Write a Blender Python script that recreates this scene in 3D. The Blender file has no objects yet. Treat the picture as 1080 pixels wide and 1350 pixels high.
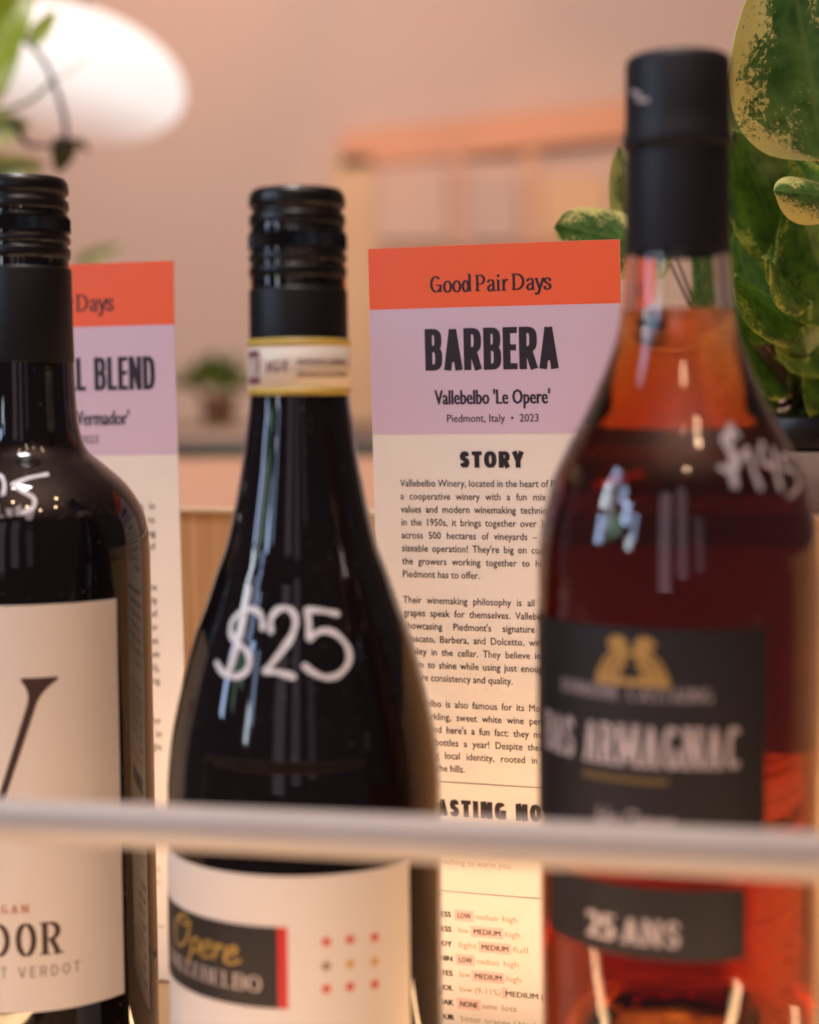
import bpy, math, random
from mathutils import Vector, Matrix
random.seed(7)
R = math.radians
sc = bpy.context.scene
col = sc.collection

# ---------------------------------------------------------------- camera
F = 2100.0                      # focal length in pixels of the 1080 wide photograph
PITCH, ROLL = R(3.62), -0.009
EYE = Vector((0, 0, 0.242))
cd = bpy.data.cameras.new('camera')
cam = bpy.data.objects.new('camera', cd)
col.objects.link(cam)
cd.sensor_fit = 'HORIZONTAL'
cd.sensor_width = 24.0
cd.lens = F / 1080 * 24.0
cd.clip_start = 0.01
cd.clip_end = 60
CM = Matrix.Rotation(math.pi / 2 - PITCH, 3, 'X') @ Matrix.Rotation(ROLL, 3, 'Z')
cam.matrix_world = Matrix.Translation(EYE) @ CM.to_4x4()
cd.dof.use_dof = True
cd.dof.focus_distance = 0.563
cd.dof.aperture_fstop = cd.lens / 10.6
sc.camera = cam

# ---------------------------------------------------------------- world, exposure, lamps
w = bpy.data.worlds.new('World')
sc.world = w
w.use_nodes = True
w.node_tree.nodes['Background'].inputs[0].default_value = (0.52, 0.40, 0.43, 1)
w.node_tree.nodes['Background'].inputs[1].default_value = 0.13
sc.view_settings.view_transform = 'Standard'
sc.view_settings.look = 'None'
sc.view_settings.exposure = 0.10
sc.view_settings.gamma = 1
sc.cycles.max_bounces = 14
sc.cycles.transmission_bounces = 12
sc.cycles.glossy_bounces = 6
sc.cycles.transparent_max_bounces = 12
sc.cycles.caustics_reflective = False
sc.cycles.caustics_refractive = True
sc.cycles.sample_clamp_indirect = 4
sc.cycles.use_denoising = True
try:
    sc.cycles.denoiser = 'OPENIMAGEDENOISE'
except Exception:
    pass


def area(name, loc, target, sx, sy, power, color, spread=180):
    l = bpy.data.lights.new(name, 'AREA')
    l.shape = 'RECTANGLE'
    l.size, l.size_y = sx, sy
    l.energy = power
    l.color = color
    l.spread = R(spread)
    o = bpy.data.objects.new(name, l)
    o.location = loc
    d = Vector(target) - Vector(loc)
    o.rotation_euler = d.to_track_quat('-Z', 'Y').to_euler()
    col.objects.link(o)
    return o


BLUE = (0.50, 0.66, 1.0)
PALE = (0.80, 0.90, 1.0)
GREEN = (0.30, 0.55, 0.38)
WARM = (1.0, 0.59, 0.30)
# daylight windows to the left of the shelf
for (y, z, sx, sy, L, c) in ((0.02, 0.62, 0.12, 0.34, 15, BLUE), (0.03, 1.08, 0.13, 0.46, 19, PALE), (0.01, 1.60, 0.12, 0.36, 14, BLUE),
                             (-0.20, 0.90, 0.05, 0.50, 9, PALE), (-0.20, 1.45, 0.05, 0.40, 12, BLUE), (-0.34, 0.70, 0.10, 0.30, 3, GREEN),
                             (-0.56, 0.82, 0.18, 0.30, 3, GREEN), (-0.56, 1.25, 0.16, 0.34, 7, BLUE), (-0.86, 1.05, 0.16, 0.36, 17, BLUE),
                             (-1.12, 0.62, 0.12, 0.26, 14, PALE), (-1.30, 0.95, 0.10, 0.50, 8, BLUE)):
    area('window_and_fill', (-1.75, y, z), (0, y * 0.3 + 0.2, z), sx, sy, L * math.pi * sx * sy, c)
# neutral fill added overhead, high enough to stay out of the bottle reflections
area('window_and_fill', (-0.25, 0.1, 2.6), (-0.1, 0.5, 0.2), 0.5, 0.4, 34, (1.0, 0.95, 0.93))
# unseen spot lamps added to lay soft orange patches on the far wall
for (px_, py_, e_, sz_, c_) in ((235, -10, 5.0, 26, (1.0, .42, .12)), (735, 250, 3.2, 20, (1.0, .50, .12)), (560, 170, 2.2, 26, (1.0, .40, .16)), (470, 330, 2.5, 18, (1.0, .55, .2))):
    l = bpy.data.lights.new('added_wall_spot', 'SPOT')
    l.energy = e_ * 6
    l.color = c_
    l.spot_size = R(sz_)
    l.spot_blend = 1.0
    o = bpy.data.objects.new('added_wall_spot', l)
    tg = EYE + (CM @ Vector(((px_ - 540) / F, -(py_ - 675) / F, -1))) * 4.2
    o.location = (tg.x + .3, 2.9, tg.z + 1.3)
    o.rotation_euler = (tg - o.location).to_track_quat('-Z', 'Y').to_euler()
    col.objects.link(o)
# mauve panels added behind the camera for purple bands in the glass
MAUVE = (0.85, 0.66, 0.80)
for (x, z, sx, sy, L) in ((-0.95, 0.9, 0.5, 2.0, 0.75), (-0.2, 1.0, 0.35, 2.0, 0.6), (0.5, 0.7, 0.30, 1.2, 0.35)):
    area('reflection_panel', (x, -2.4, z), (x * 0.3, 0.4, 0.4), sx, sy, L * math.pi * sx * sy, MAUVE)
# unseen fill lamps added to brighten the ceiling and the far wall
area('ceiling_fill', (0.2, -0.4, 1.75), (0.2, -0.4, 3), 1.6, 1.6, 50, (1.0, 0.80, 0.68))
area('wall_fill', (-0.6, 2.2, 2.3), (0.0, 4.2, 0.7), 1.6, 0.5, 36, (1.0, 0.84, 0.76))
area('wall_fill', (1.3, 2.6, -0.4), (0.6, 4.2, 0.9), 0.8, 0.5, 9, (1.0, 0.70, 0.48))
area('bench_light', (-0.3, 1.9, 1.6), (-0.2, 2.5, 0.2), 0.8, 0.5, 5, (1.0, 0.84, 0.70))
# warm strips lying on the shelf floor
for (x, y, tx, ty, ln, pw) in ((0.0, 0.530, 0.012, 0.575, 0.62, 0.64), (-0.02, 0.298, -0.02, 0.335, 0.50, 0.52)):
    o = area('strip_light', (x, y, 0.010), (tx, ty, 0.2), ln, 0.012, pw, WARM)
    zl_ = (Vector((tx, ty, 0.2)) - Vector((x, y, 0.010))).normalized() * -1
    xl_ = Vector((math.cos(R(-15)), math.sin(R(-15)), 0))
    yl_ = zl_.cross(xl_).normalized()
    xl_ = yl_.cross(zl_)
    o.matrix_world = Matrix.Translation((x, y, 0.010)) @ Matrix((xl_, yl_, zl_)).transposed().to_4x4()
# ceiling bulbs
for (x, y, z) in ((0.07, -0.62, 1.9), (0.50, -0.72, 1.9), (0.10, -1.02, 1.75), (-0.35, -0.45, 1.95), (0.85, -0.35, 1.9),
                  (0.70, 0.0, 1.95)):
    l = bpy.data.lights.new('bulb_light', 'POINT')
    l.energy = 4.5
    l.color = (1.0, 0.66, 0.40)
    l.shadow_soft_size = 0.042
    o = bpy.data.objects.new('bulb_light', l)
    o.location = (x, y, z)
    col.objects.link(o)


# ---------------------------------------------------------------- helpers
def ray(px, py):
    return CM @ Vector(((px - 540) / F, -(py - 675) / F, -1))


def P(px, py, Y):
    d = ray(px, py)
    return EYE + d * (Y / d.y)


def mat(name, color, rough=0.5, metallic=0.0, spec=0.5, coat=0.0, trans=0.0, ior=1.5, emit=None, es=0.0,
        bump=0.0, bscale=200, var=0.0, vscale=30, sss=0.0):
    m = bpy.data.materials.new(name)
    m.use_nodes = True
    nt = m.node_tree
    b = nt.nodes['Principled BSDF']
    b.inputs['Base Color'].default_value = (*color, 1)
    b.inputs['Roughness'].default_value = rough
    b.inputs['Metallic'].default_value = metallic
    b.inputs['Specular IOR Level'].default_value = spec
    b.inputs['Coat Weight'].default_value = coat
    b.inputs['Coat Roughness'].default_value = 0.05
    b.inputs['Transmission Weight'].default_value = trans
    b.inputs['IOR'].default_value = ior
    if emit:
        b.inputs['Emission Color'].default_value = (*emit, 1)
        b.inputs['Emission Strength'].default_value = es
    if bump or var:
        tc = nt.nodes.new('ShaderNodeTexCoord')
        if bump:
            n = nt.nodes.new('ShaderNodeTexNoise')
            n.inputs['Scale'].default_value = bscale
            n.inputs['Detail'].default_value = 4
            nt.links.new(tc.outputs['Object'], n.inputs['Vector'])
            bp = nt.nodes.new('ShaderNodeBump')
            bp.inputs['Strength'].default_value = bump
            bp.inputs['Distance'].default_value = 0.0004
            nt.links.new(n.outputs['Fac'], bp.inputs['Height'])
            nt.links.new(bp.outputs['Normal'], b.inputs['Normal'])
        if var:
            n2 = nt.nodes.new('ShaderNodeTexNoise')
            n2.inputs['Scale'].default_value = vscale
            n2.inputs['Detail'].default_value = 6
            nt.links.new(tc.outputs['Object'], n2.inputs['Vector'])
            mx = nt.nodes.new('ShaderNodeMix')
            mx.data_type = 'RGBA'
            mx.inputs['A'].default_value = (*[max(0, c * (1 - var)) for c in color], 1)
            mx.inputs['B'].default_value = (*[min(1, c * (1 + var)) for c in color], 1)
            nt.links.new(n2.outputs['Fac'], mx.inputs['Factor'])
            nt.links.new(mx.outputs['Result'], b.inputs['Base Color'])
    return m


def wood(name, c1, c2, scale=1.0, rough=0.45):
    m = bpy.data.materials.new(name)
    m.use_nodes = True
    nt = m.node_tree
    b = nt.nodes['Principled BSDF']
    b.inputs['Roughness'].default_value = rough
    tc = nt.nodes.new('ShaderNodeTexCoord')
    mp = nt.nodes.new('ShaderNodeMapping')
    mp.inputs['Scale'].default_value = (420 * scale, 420 * scale, 9 * scale)
    n = nt.nodes.new('ShaderNodeTexNoise')
    n.inputs['Scale'].default_value = 1.0
    n.inputs['Detail'].default_value = 5
    n.inputs['Roughness'].default_value = 0.65
    cr = nt.nodes.new('ShaderNodeValToRGB')
    cr.color_ramp.elements[0].position = 0.35
    cr.color_ramp.elements[1].position = 0.68
    cr.color_ramp.elements[0].color = (*c1, 1)
    cr.color_ramp.elements[1].color = (*c2, 1)
    bp = nt.nodes.new('ShaderNodeBump')
    bp.inputs['Strength'].default_value = 0.25
    bp.inputs['Distance'].default_value = 0.0003
    L = nt.links.new
    L(tc.outputs['Object'], mp.inputs['Vector'])
    L(mp.outputs['Vector'], n.inputs['Vector'])
    L(n.outputs['Fac'], cr.inputs['Fac'])
    L(cr.outputs['Color'], b.inputs['Base Color'])
    L(n.outputs['Fac'], bp.inputs['Height'])
    L(bp.outputs['Normal'], b.inputs['Normal'])
    return m


def mesh(name, verts, faces, m, parent=None, smooth=False, mats=None, fm=None, uv=None):
    me = bpy.data.meshes.new(name)
    me.from_pydata([tuple(v) for v in verts], [], faces)
    for mm in (mats or [m]):
        me.materials.append(mm)
    if fm:
        for p, i in zip(me.polygons, fm):
            p.material_index = i
    if smooth:
        for p in me.polygons:
            p.use_smooth = True
    if uv:
        l = me.uv_layers.new(name='UVMap')
        for lp in me.loops:
            l.data[lp.index].uv = uv[lp.vertex_index]
    me.update()
    o = bpy.data.objects.new(name, me)
    col.objects.link(o)
    if parent:
        o.parent = parent
    return o


def tag(o, label=None, cat=None, group=None, kind=None):
    if label: o['label'] = label
    if cat: o['category'] = cat
    if group: o['group'] = group
    if kind: o['kind'] = kind
    return o


def empty(name, loc, label, cat, group=None):
    o = bpy.data.objects.new(name, None)
    o.empty_display_size = 0.02
    o.location = loc
    col.objects.link(o)
    return tag(o, label, cat, group)


def box_vf(lo, hi, V=None, Fc=None):
    V = V if V is not None else []
    Fc = Fc if Fc is not None else []
    n = len(V)
    for x in (lo[0], hi[0]):
        for y in (lo[1], hi[1]):
            for z in (lo[2], hi[2]):
                V.append((x, y, z))
    Fc += [(n, n + 1, n + 3, n + 2), (n + 4, n + 6, n + 7, n + 5), (n, n + 4, n + 5, n + 1), (n + 2, n + 3, n + 7, n + 6),
           (n, n + 2, n + 6, n + 4), (n + 1, n + 5, n + 7, n + 3)]
    return V, Fc


def box(name, lo, hi, m, parent=None, bevel=0.0):
    V, Fc = box_vf(lo, hi)
    o = mesh(name, V, Fc, m, parent)
    if bevel:
        b = o.modifiers.new('bevel', 'BEVEL')
        b.width = bevel
        b.segments = 3
        b.limit_method = 'NONE'
    return o


def catmull(pts, n=8):
    out = []
    for i in range(len(pts) - 1):
        p0 = pts[max(i - 1, 0)]; p1 = pts[i]; p2 = pts[i + 1]; p3 = pts[min(i + 2, len(pts) - 1)]
        for k in range(n):
            t = k / n
            out.append(tuple(0.5 * (2 * b + (c - a) * t + (2 * a - 5 * b + 4 * c - d) * t * t + (3 * b - a - 3 * c + d) * t ** 3)
                             for a, b, c, d in zip(p0, p1, p2, p3)))
    out.append(tuple(pts[-1]))
    return out


def lathe(name, prof, m, parent=None, seg=96, closed=False, knurl=None, smooth=True):
    """prof: list of (r, z); knurl: (z0, z1, count, depth)"""
    V, Fc = [], []
    rows = []
    for (r, z) in prof:
        if r <= 1e-7:
            rows.append([len(V)])
            V.append((0, 0, z))
        else:
            row = []
            for k in range(seg):
                rr = r
                if knurl and knurl[0] <= z <= knurl[1] and k % 2:
                    rr = r - knurl[3]
                a = 2 * math.pi * k / seg
                row.append(len(V))
                V.append((rr * math.sin(a), -rr * math.cos(a), z))
            rows.append(row)
    pairs = list(zip(rows[:-1], rows[1:]))
    if closed:
        pairs.append((rows[-1], rows[0]))
    for a, b in pairs:
        for k in range(seg):
            k2 = (k + 1) % seg
            if len(a) == 1 and len(b) == 1:
                continue
            if len(a) == 1:
                Fc.append((a[0], b[k2], b[k]))
            elif len(b) == 1:
                Fc.append((a[k], a[k2], b[0]))
            else:
                Fc.append((a[k], a[k2], b[k2], b[k]))
    o = mesh(name, V, Fc, m, parent, smooth=smooth)
    return o


def tube(name, pts, radii, m, parent=None, seg=10):
    V, Fc = [], []
    pts = [Vector(p) for p in pts]
    n = len(pts)
    if not isinstance(radii, (list, tuple)):
        radii = [radii] * n
    up = Vector((0.13, 0.2, 0.97))
    for i, p in enumerate(pts):
        t = (pts[min(i + 1, n - 1)] - pts[max(i - 1, 0)]).normalized()
        a = t.cross(up).normalized()
        b = t.cross(a)
        for k in range(seg):
            an = 2 * math.pi * k / seg
            V.append(p + (a * math.cos(an) + b * math.sin(an)) * radii[i])
    for i in range(n - 1):
        for k in range(seg):
            k2 = (k + 1) % seg
            Fc.append((i * seg + k, i * seg + k2, (i + 1) * seg + k2, (i + 1) * seg + k))
    Fc.append(tuple(range(seg - 1, -1, -1)))
    Fc.append(tuple((n - 1) * seg + k for k in range(seg)))
    return mesh(name, V, Fc, m, parent, smooth=True)


# ---------------------------------------------------------------- lettering engine
def ell(cx, cy, rx, ry, a0, a1, n=18, e=2.0):
    out = []
    for i in range(n + 1):
        a = R(a0 + (a1 - a0) * i / n)
        c, s = math.cos(a), math.sin(a)
        out.append((cx + rx * math.copysign(abs(c) ** (2 / e), c), cy + ry * math.copysign(abs(s) ** (2 / e), s)))
    return out


def caps(g, wd, tk, th, e=2.3):
    """cap glyph in a box wd x 1: list of polylines (centre lines)"""
    l, r, b, t, c = tk / 2, wd - tk / 2, th / 2, 1 - th / 2, wd / 2
    m = 0.5
    stem = lambda x: [(x, 0), (x, 1)]

    def bowl(x0, x1, y0, y1):
        ry = (y1 - y0) / 2
        rx = min(ry, (x1 - x0) * 0.75)
        return [(x0, y1)] + ell(x1 - rx, (y0 + y1) / 2, rx, ry, 90, -90, 16, e) + [(x0, y0)]
    if g == 'A': return [[(l * .9, 0), (c, 1 - tk * .1)], [(c, 1 - tk * .1), (wd - l * .9, 0)], [(wd * .22, .27), (wd * .78, .27)]]
    if g == 'B': return [stem(l), bowl(l, r - .03 * wd, m + .02, t), bowl(l, r, b, m + .02)]
    if g == 'C': return [ell(c, .5, c - tk / 2, .5 - th / 2, 42, 318, 26, e)]
    if g == 'D': return [stem(l), bowl(l, r, b, t)]
    if g == 'E': return [stem(l), [(l, t), (wd, t)], [(l, m + .02), (wd * .92, m + .02)], [(l, b), (wd, b)]]
    if g == 'G': return [ell(c, .5, c - tk / 2, .5 - th / 2, 42, 318, 26, e), [(r, .02), (r, .42)], [(c, .44), (wd, .44)]]
    if g == 'I': return [stem(l)]
    if g == 'L': return [stem(l), [(l, b), (wd, b)]]
    if g == 'M': return [stem(l), [(l, 1), (c, .15)], [(c, .15), (r, 1)], stem(r)]
    if g == 'N': return [stem(l), [(l, 1), (r, 0)], stem(r)]
    if g == 'O': return [ell(c, .5, c - tk / 2, .5 - th / 2, 0, 360, 36, e)]
    if g == 'P': return [stem(l), bowl(l, r, m - .08, t)]
    if g == 'R': return [stem(l), bowl(l, r - .02 * wd, m - .03, t), [(c, m - .03), (wd - tk * .45, 0)]]
    if g == 'S':
        pts = [(.97, .77), (.80, .95), (.5, 1), (.18, .93), (.03, .75), (.17, .59), (.5, .5), (.84, .40), (.97, .23),
               (.80, .06), (.5, 0), (.2, .05), (.02, .22)]
        return [catmull([(l + (r - l) * x, b + (t - b) * y) for x, y in pts], 4)]
    if g == 'T': return [stem(c), [(0, t), (wd, t)]]
    if g == 'V': return [[(l * .7, 1), (c, 0)], [(c, 0), (wd - l * .7, 1)]]
    if g == 'Y': return [[(l * .8, 1), (c, .42)], [(c, .42), (wd - l * .8, 1)], [(c, .46), (c, 0)]]
    return []


SERIF = {'A': [(0, 0), (1, 0)], 'B': [(0, 0), (0, 1)], 'D': [(0, 0), (0, 1)], 'E': [(0, 0), (0, 1)], 'I': [(0, 0), (0, 1)],
         'M': [(0, 0), (1, 0), (0, 1), (1, 1)], 'N': [(0, 0), (0, 1), (1, 1)], 'P': [(0, 0), (0, 1)],
         'R': [(0, 0), (0, 1), (1, 0)], 'V': [(0, 1), (1, 1)], 'T': [(.5, 0)], 'L': [(0, 0), (0, 1)], 'Y': [(.5, 0), (0, 1), (1, 1)]}


def lower(g, tk, th):
    """lower-case serif glyphs, x-height .68 of the cap height; returns (polylines, advance)"""
    X = .66
    if g == 'o': return [ell(.30, X / 2, .30 - tk / 2, X / 2, 0, 360, 28)], .60
    if g == 'd': return [ell(.27, X / 2, .25 - tk / 2, X / 2, 0, 360, 28), [(.53, 1.06), (.53, 0)], [(.42, 1.05), (.53, 1.05)], [(.53, .02), (.64, .02)]], .68
    if g == 'a': return [catmull([(.08, .50), (.14, .62), (.27, X), (.40, .60), (.43, .44)], 5) + [(.43, .08), (.47, .01), (.56, .03)],
                         catmull([(.43, .38), (.22, .33), (.09, .18), (.16, .02), (.28, .01), (.43, .14)], 5)], .58
    if g == 'i': return [[(.16, X), (.16, 0)], [(.04, X - .02), (.16, X - .02)], [(.02, .015), (.30, .015)], [(.16, .82), (.16, .98)]], .34
    if g == 'r': return [[(.16, X), (.16, 0)], [(.04, X - .02), (.16, X - .02)], [(.02, .015), (.32, .015)],
                         catmull([(.17, .40), (.24, .58), (.34, .65), (.44, .60)], 4)], .46
    if g == 'y': return [[(.06, X), (.28, .04)], catmull([(.50, X), (.30, .08), (.20, -.22), (.08, -.28), (.0, -.20)], 5),
                         [(-.02, X), (.18, X)], [(.40, X), (.58, X)]], .56
    if g == 's': return [catmull([(.36, .48), (.34, .62), (.20, X), (.07, .60), (.06, .46), (.20, .36), (.36, .24), (.36, .08), (.20, .0), (.05, .06), (.04, .20)], 4)], .46
    return [], .3


class Ink:
    """collects flat lettering; every stroke sits a hair above the last so no two faces share a plane"""
    def __init__(s):
        s.V, s.F, s.k = [], [], 0

    def stroke(s, pts, tk, th=None, round_=False, step=4e-6, fine=None, vary=0.0):
        th = tk if th is None else th
        if fine:
            q = [pts[0]]
            for a, b in zip(pts[:-1], pts[1:]):
                d = math.hypot(b[0] - a[0], b[1] - a[1])
                n = max(1, int(d / fine))
                q += [(a[0] + (b[0] - a[0]) * i / n, a[1] + (b[1] - a[1]) * i / n) for i in range(1, n + 1)]
            pts = q
        s.k += 1
        h = (s.k % 9) * step
        n0 = len(s.V)
        N = len(pts)
        for i, p in enumerate(pts):
            a, b = pts[max(i - 1, 0)], pts[min(i + 1, N - 1)]
            if N > 2 and pts[0] == pts[-1] and i in (0, N - 1):
                a, b = pts[-2], pts[1]
            dx, dy = b[0] - a[0], b[1] - a[1]
            d = math.hypot(dx, dy) or 1
            wv = (th + (tk - th) * abs(dy / d)) / 2
            if vary:
                wv *= 1 + vary * (math.sin(i * .55 + s.k * 2.1) * .6 + random.uniform(-.5, .5))
            s.V.append((p[0] - dy / d * wv, p[1] + dx / d * wv, h))
            s.V.append((p[0] + dy / d * wv, p[1] - dx / d * wv, h))
        for i in range(N - 1):
            s.F.append((n0 + 2 * i, n0 + 2 * i + 1, n0 + 2 * i + 3, n0 + 2 * i + 2))
        if round_:
            for p in (pts[0], pts[-1]):
                n0 = len(s.V)
                s.k += 1
                h2 = (s.k % 9) * step
                for q in range(12):
                    an = q * math.pi / 6
                    s.V.append((p[0] + math.cos(an) * tk / 2, p[1] + math.sin(an) * tk / 2, h2))
                s.F.append(tuple(range(n0, n0 + 12)))

    def poly(s, pts, step=4e-6):
        s.k += 1
        n0 = len(s.V)
        s.V += [(x, y, (s.k % 9) * step) for x, y in pts]
        s.F.append(tuple(range(n0, n0 + len(pts))))

    def caps_text(s, txt, cx, y0, width, h, tk, th=None, gap=.12, serif=0.0, widths=None, align='c', e=2.3, shear=0.0):
        """block capitals fitted into width x h (metres); tk/th as fractions of h"""
        th = tk if th is None else th
        W = dict(A=.62, B=.56, C=.58, D=.60, E=.48, G=.62, I=tk, L=.46, M=.80, N=.64, O=.64, P=.54, R=.58, S=.52, T=.52, V=.62, Y=.58)
        W[' '] = .28
        if widths: W.update(widths)
        tot = sum(W.get(c, .5) + gap for c in txt) - gap
        k = width / (tot * h)
        x = cx - (width / 2 if align == 'c' else 0 if align == 'l' else width)
        for ch in txt:
            wd = W.get(ch, .5) * k
            if ch == "'":
                s.stroke([(x + wd * .3 * h, y0 + h), (x + wd * .3 * h, y0 + h * .7)], tk * h, th * h)
            for pl in caps(ch, wd, tk, th, e):
                s.stroke([(x + (px + shear * py) * h, y0 + py * h) for px, py in pl], tk * h, th * h)
            if serif:
                for (sx, sy) in SERIF.get(ch, []):
                    xx = tk / 2 + sx * (wd - tk)
                    yy = th / 2 if sy == 0 else 1 - th / 2
                    s.stroke([(x + (xx - tk / 2 - serif) * h, y0 + yy * h), (x + (xx + tk / 2 + serif) * h, y0 + yy * h)], th * h)
            x += (wd + gap * k) * h

    def serif_line(s, txt, cx, y0, width, h, tk, th):
        adv = {'G': .84, 'P': .68, 'D': .84, ' ': .26}
        wd = {'G': .76, 'P': .60, 'D': .76}
        tot = sum(adv[c] if c in adv else lower(c, tk, th)[1] for c in txt)
        k = width / (tot * h)
        x = cx - width / 2
        for ch in txt:
            if ch in wd:
                pls, a = caps(ch, wd[ch], tk, th, 2.0), adv[ch]
                for (sx, sy) in SERIF.get(ch, []):
                    yy = th / 2 if sy == 0 else 1 - th / 2
                    pls.append([(-.05, yy), (tk + .08, yy)])
            elif ch == ' ':
                pls, a = [], adv[' ']
            else:
                pls, a = lower(ch, tk, th)
            for pl in pls:
                s.stroke([(x + px * k * h, y0 + py * h) for px, py in pl], tk * h, th * h)
            x += a * k * h

    def font(s, txt, x, y, size, width=None, align='l', sx=1.0, bold=0, shear=0.0, justify=False):
        """a line in the built-in font; bold = how far copies are shifted (fraction of size)"""
        c = bpy.data.curves.new('t', 'FONT')
        c.body = txt
        c.size = size
        c.resolution_u = 2
        c.shear = shear
        o = bpy.data.objects.new('t', c)

        def read(sw):
            c.space_word = sw
            me = bpy.data.meshes.new_from_object(o)
            vs = [v.co.copy() for v in me.vertices]
            fs = [tuple(p.vertices) for p in me.polygons]
            bpy.data.meshes.remove(me)
            return vs, fs
        vs, fs = read(1.0)
        if not vs:
            return
        w0 = max(v.x for v in vs)
        if width and justify and ' ' in txt:
            w2 = max(v.x for v in read(2.0)[0])
            sw = 1 + (width / sx - w0) / max(w2 - w0, 1e-9)
            vs, fs = read(max(0.3, sw))
        elif width:
            sx = width / w0
        wtot = max(v.x for v in vs) * sx
        x0 = x - (wtot / 2 if align == 'c' else wtot if align == 'r' else 0)
        shifts = [0] if not bold else [-bold, 0, bold]
        for d in shifts:
            s.k += 1
            n0 = len(s.V)
            s.V += [(x0 + v.x * sx + d * size, y + v.y, (s.k % 9) * 4e-6) for v in vs]
            s.F += [tuple(n0 + i for i in f) for f in fs]
        bpy.data.objects.remove(o)
        bpy.data.curves.remove(c)

    def flat(s, name, m, parent, off):
        return mesh(name, [(x, y, z + off) for x, y, z in s.V], s.F, m, parent)


# ---------------------------------------------------------------- materials
M = {}
M['paper'] = mat('paper', (0.80, 0.75, 0.71), 0.6, bump=0.3, bscale=700, var=.04, vscale=60)
M['red_print'] = mat('red_print', (0.86, 0.125, 0.04), 0.5, bump=0.1, bscale=1400)
M['lilac_print'] = mat('lilac_print', (0.63, 0.49, 0.64), 0.5, bump=0.1, bscale=1400)
M['ink'] = mat('ink', (0.018, 0.011, 0.018), 0.5)
M['body_ink'] = mat('body_ink', (0.035, 0.02, 0.02), 0.6)
M['pale_ink'] = mat('pale_ink', (0.42, 0.34, 0.22), 0.6)
M['pink_ink'] = mat('pink_ink', (0.78, 0.56, 0.54), 0.6)
M['label_paper'] = mat('label_paper', (0.76, 0.70, 0.66), 0.7, bump=0.35, bscale=900)
M['label_paper_white'] = mat('label_paper_white', (0.78, 0.74, 0.72), 0.55, bump=0.15, bscale=900)
M['black_paper'] = mat('black_paper', (0.011, 0.0095, 0.013), 0.5, bump=0.2, bscale=800)
M['shade_paper'] = mat('shade_paper', (0.22, 0.17, 0.14), 0.6)
M['brown_ink'] = mat('brown_ink', (0.05, 0.022, 0.02), 0.5)
M['rust_ink'] = mat('rust_ink', (0.42, 0.12, 0.05), 0.5)
M['grey_ink'] = mat('grey_ink', (0.26, 0.21, 0.18), 0.5)
M['silver_ink'] = mat('silver_ink', (0.66, 0.58, 0.60), 0.35, metallic=0.3)
M['dim_ink'] = mat('dim_ink', (0.38, 0.33, 0.35), 0.4)
M['gold'] = mat('gold', (0.56, 0.34, 0.11), 0.4, metallic=0.4, bump=.5, bscale=900, var=.45, vscale=900)
M['script_gold'] = mat('script_gold', (0.45, 0.30, 0.07), 0.4, metallic=0.3)
M['dull_gold'] = mat('dull_gold', (0.20, 0.14, 0.06), 0.4, metallic=0.4)
M['red_ink'] = mat('red_ink', (0.62, 0.02, 0.025), 0.4)
M['dot_red'] = mat('dot_red', (0.68, 0.09, 0.06), 0.5)
M['dot_gold'] = mat('dot_gold', (0.66, 0.42, 0.10), 0.5)
M['dot_olive'] = mat('dot_olive', (0.32, 0.22, 0.12), 0.5)
M['yellow'] = mat('yellow', (0.58, 0.42, 0.08), 0.4)
M['cream'] = mat('cream', (0.76, 0.69, 0.60), 0.5, bump=.1, bscale=900)
M['plum_ink'] = mat('plum_ink', (0.20, 0.06, 0.09), 0.5)
M['paint'] = mat('paint', (0.72, 0.71, 0.76), 0.5, bump=0.6, bscale=500, var=.28, vscale=420)
M['dull_paint'] = mat('dull_paint', (0.50, 0.44, 0.45), 0.55)
M['smear'] = mat('smear', (0.30, 0.26, 0.28), 0.5, bump=0.2, bscale=700)
M['cap_black'] = mat('cap_black', (0.005, 0.004, 0.005), 0.32, spec=0.45, bump=0.25, bscale=260)
M['cap_satin'] = mat('cap_satin', (0.005, 0.004, 0.005), 0.46, spec=0.35)
M['stopper_black'] = mat('stopper_black', (0.010, 0.009, 0.014), 0.50, spec=0.4)
M['rail_white'] = mat('rail_white', (0.56, 0.505, 0.47), 0.38, bump=0.2, bscale=90, var=.08, vscale=45)
M['shelf_white'] = mat('shelf_white', (0.42, 0.27, 0.14), 0.5, bump=0.1, bscale=200)
M['oak'] = wood('oak', (0.54, 0.33, 0.17), (0.74, 0.50, 0.30))
M['oak_edge'] = mat('oak_edge', (0.66, 0.52, 0.38), 0.5, var=.15, vscale=60)
M['ledge'] = mat('ledge', (0.56, 0.30, 0.19), 0.6, var=.12, vscale=8)
M['wall'] = mat('wall', (0.62, 0.44, 0.36), 0.9, var=0.10, vscale=0.9)
M['ceiling'] = mat('ceiling', (0.60, 0.46, 0.40), 0.9)
M['orange'] = mat('orange', (0.72, 0.34, 0.20), 0.7, var=.1, vscale=3)
M['tan_wood'] = mat('tan_wood', (0.66, 0.42, 0.24), 0.6, var=.15, vscale=4)
M['amber_glow'] = mat('amber_glow', (0.72, 0.44, 0.25), 0.8)
M['salmon'] = mat('salmon', (0.66, 0.38, 0.26), 0.8)
M['pink_panel'] = mat('pink_panel', (0.62, 0.42, 0.33), 0.8)
M['mauve_panel'] = mat('mauve_panel', (0.58, 0.40, 0.33), 0.8)
M['teal'] = mat('teal', (0.055, 0.085, 0.07), 0.8, var=.2, vscale=10)
M['olive_wood'] = mat('olive_wood', (0.22, 0.14, 0.06), 0.8)
M['terracotta'] = mat('terracotta', (0.45, 0.25, 0.16), 0.8)
M['pot_black'] = mat('pot_black', (0.008, 0.008, 0.009), 0.32, spec=0.5)
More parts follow.
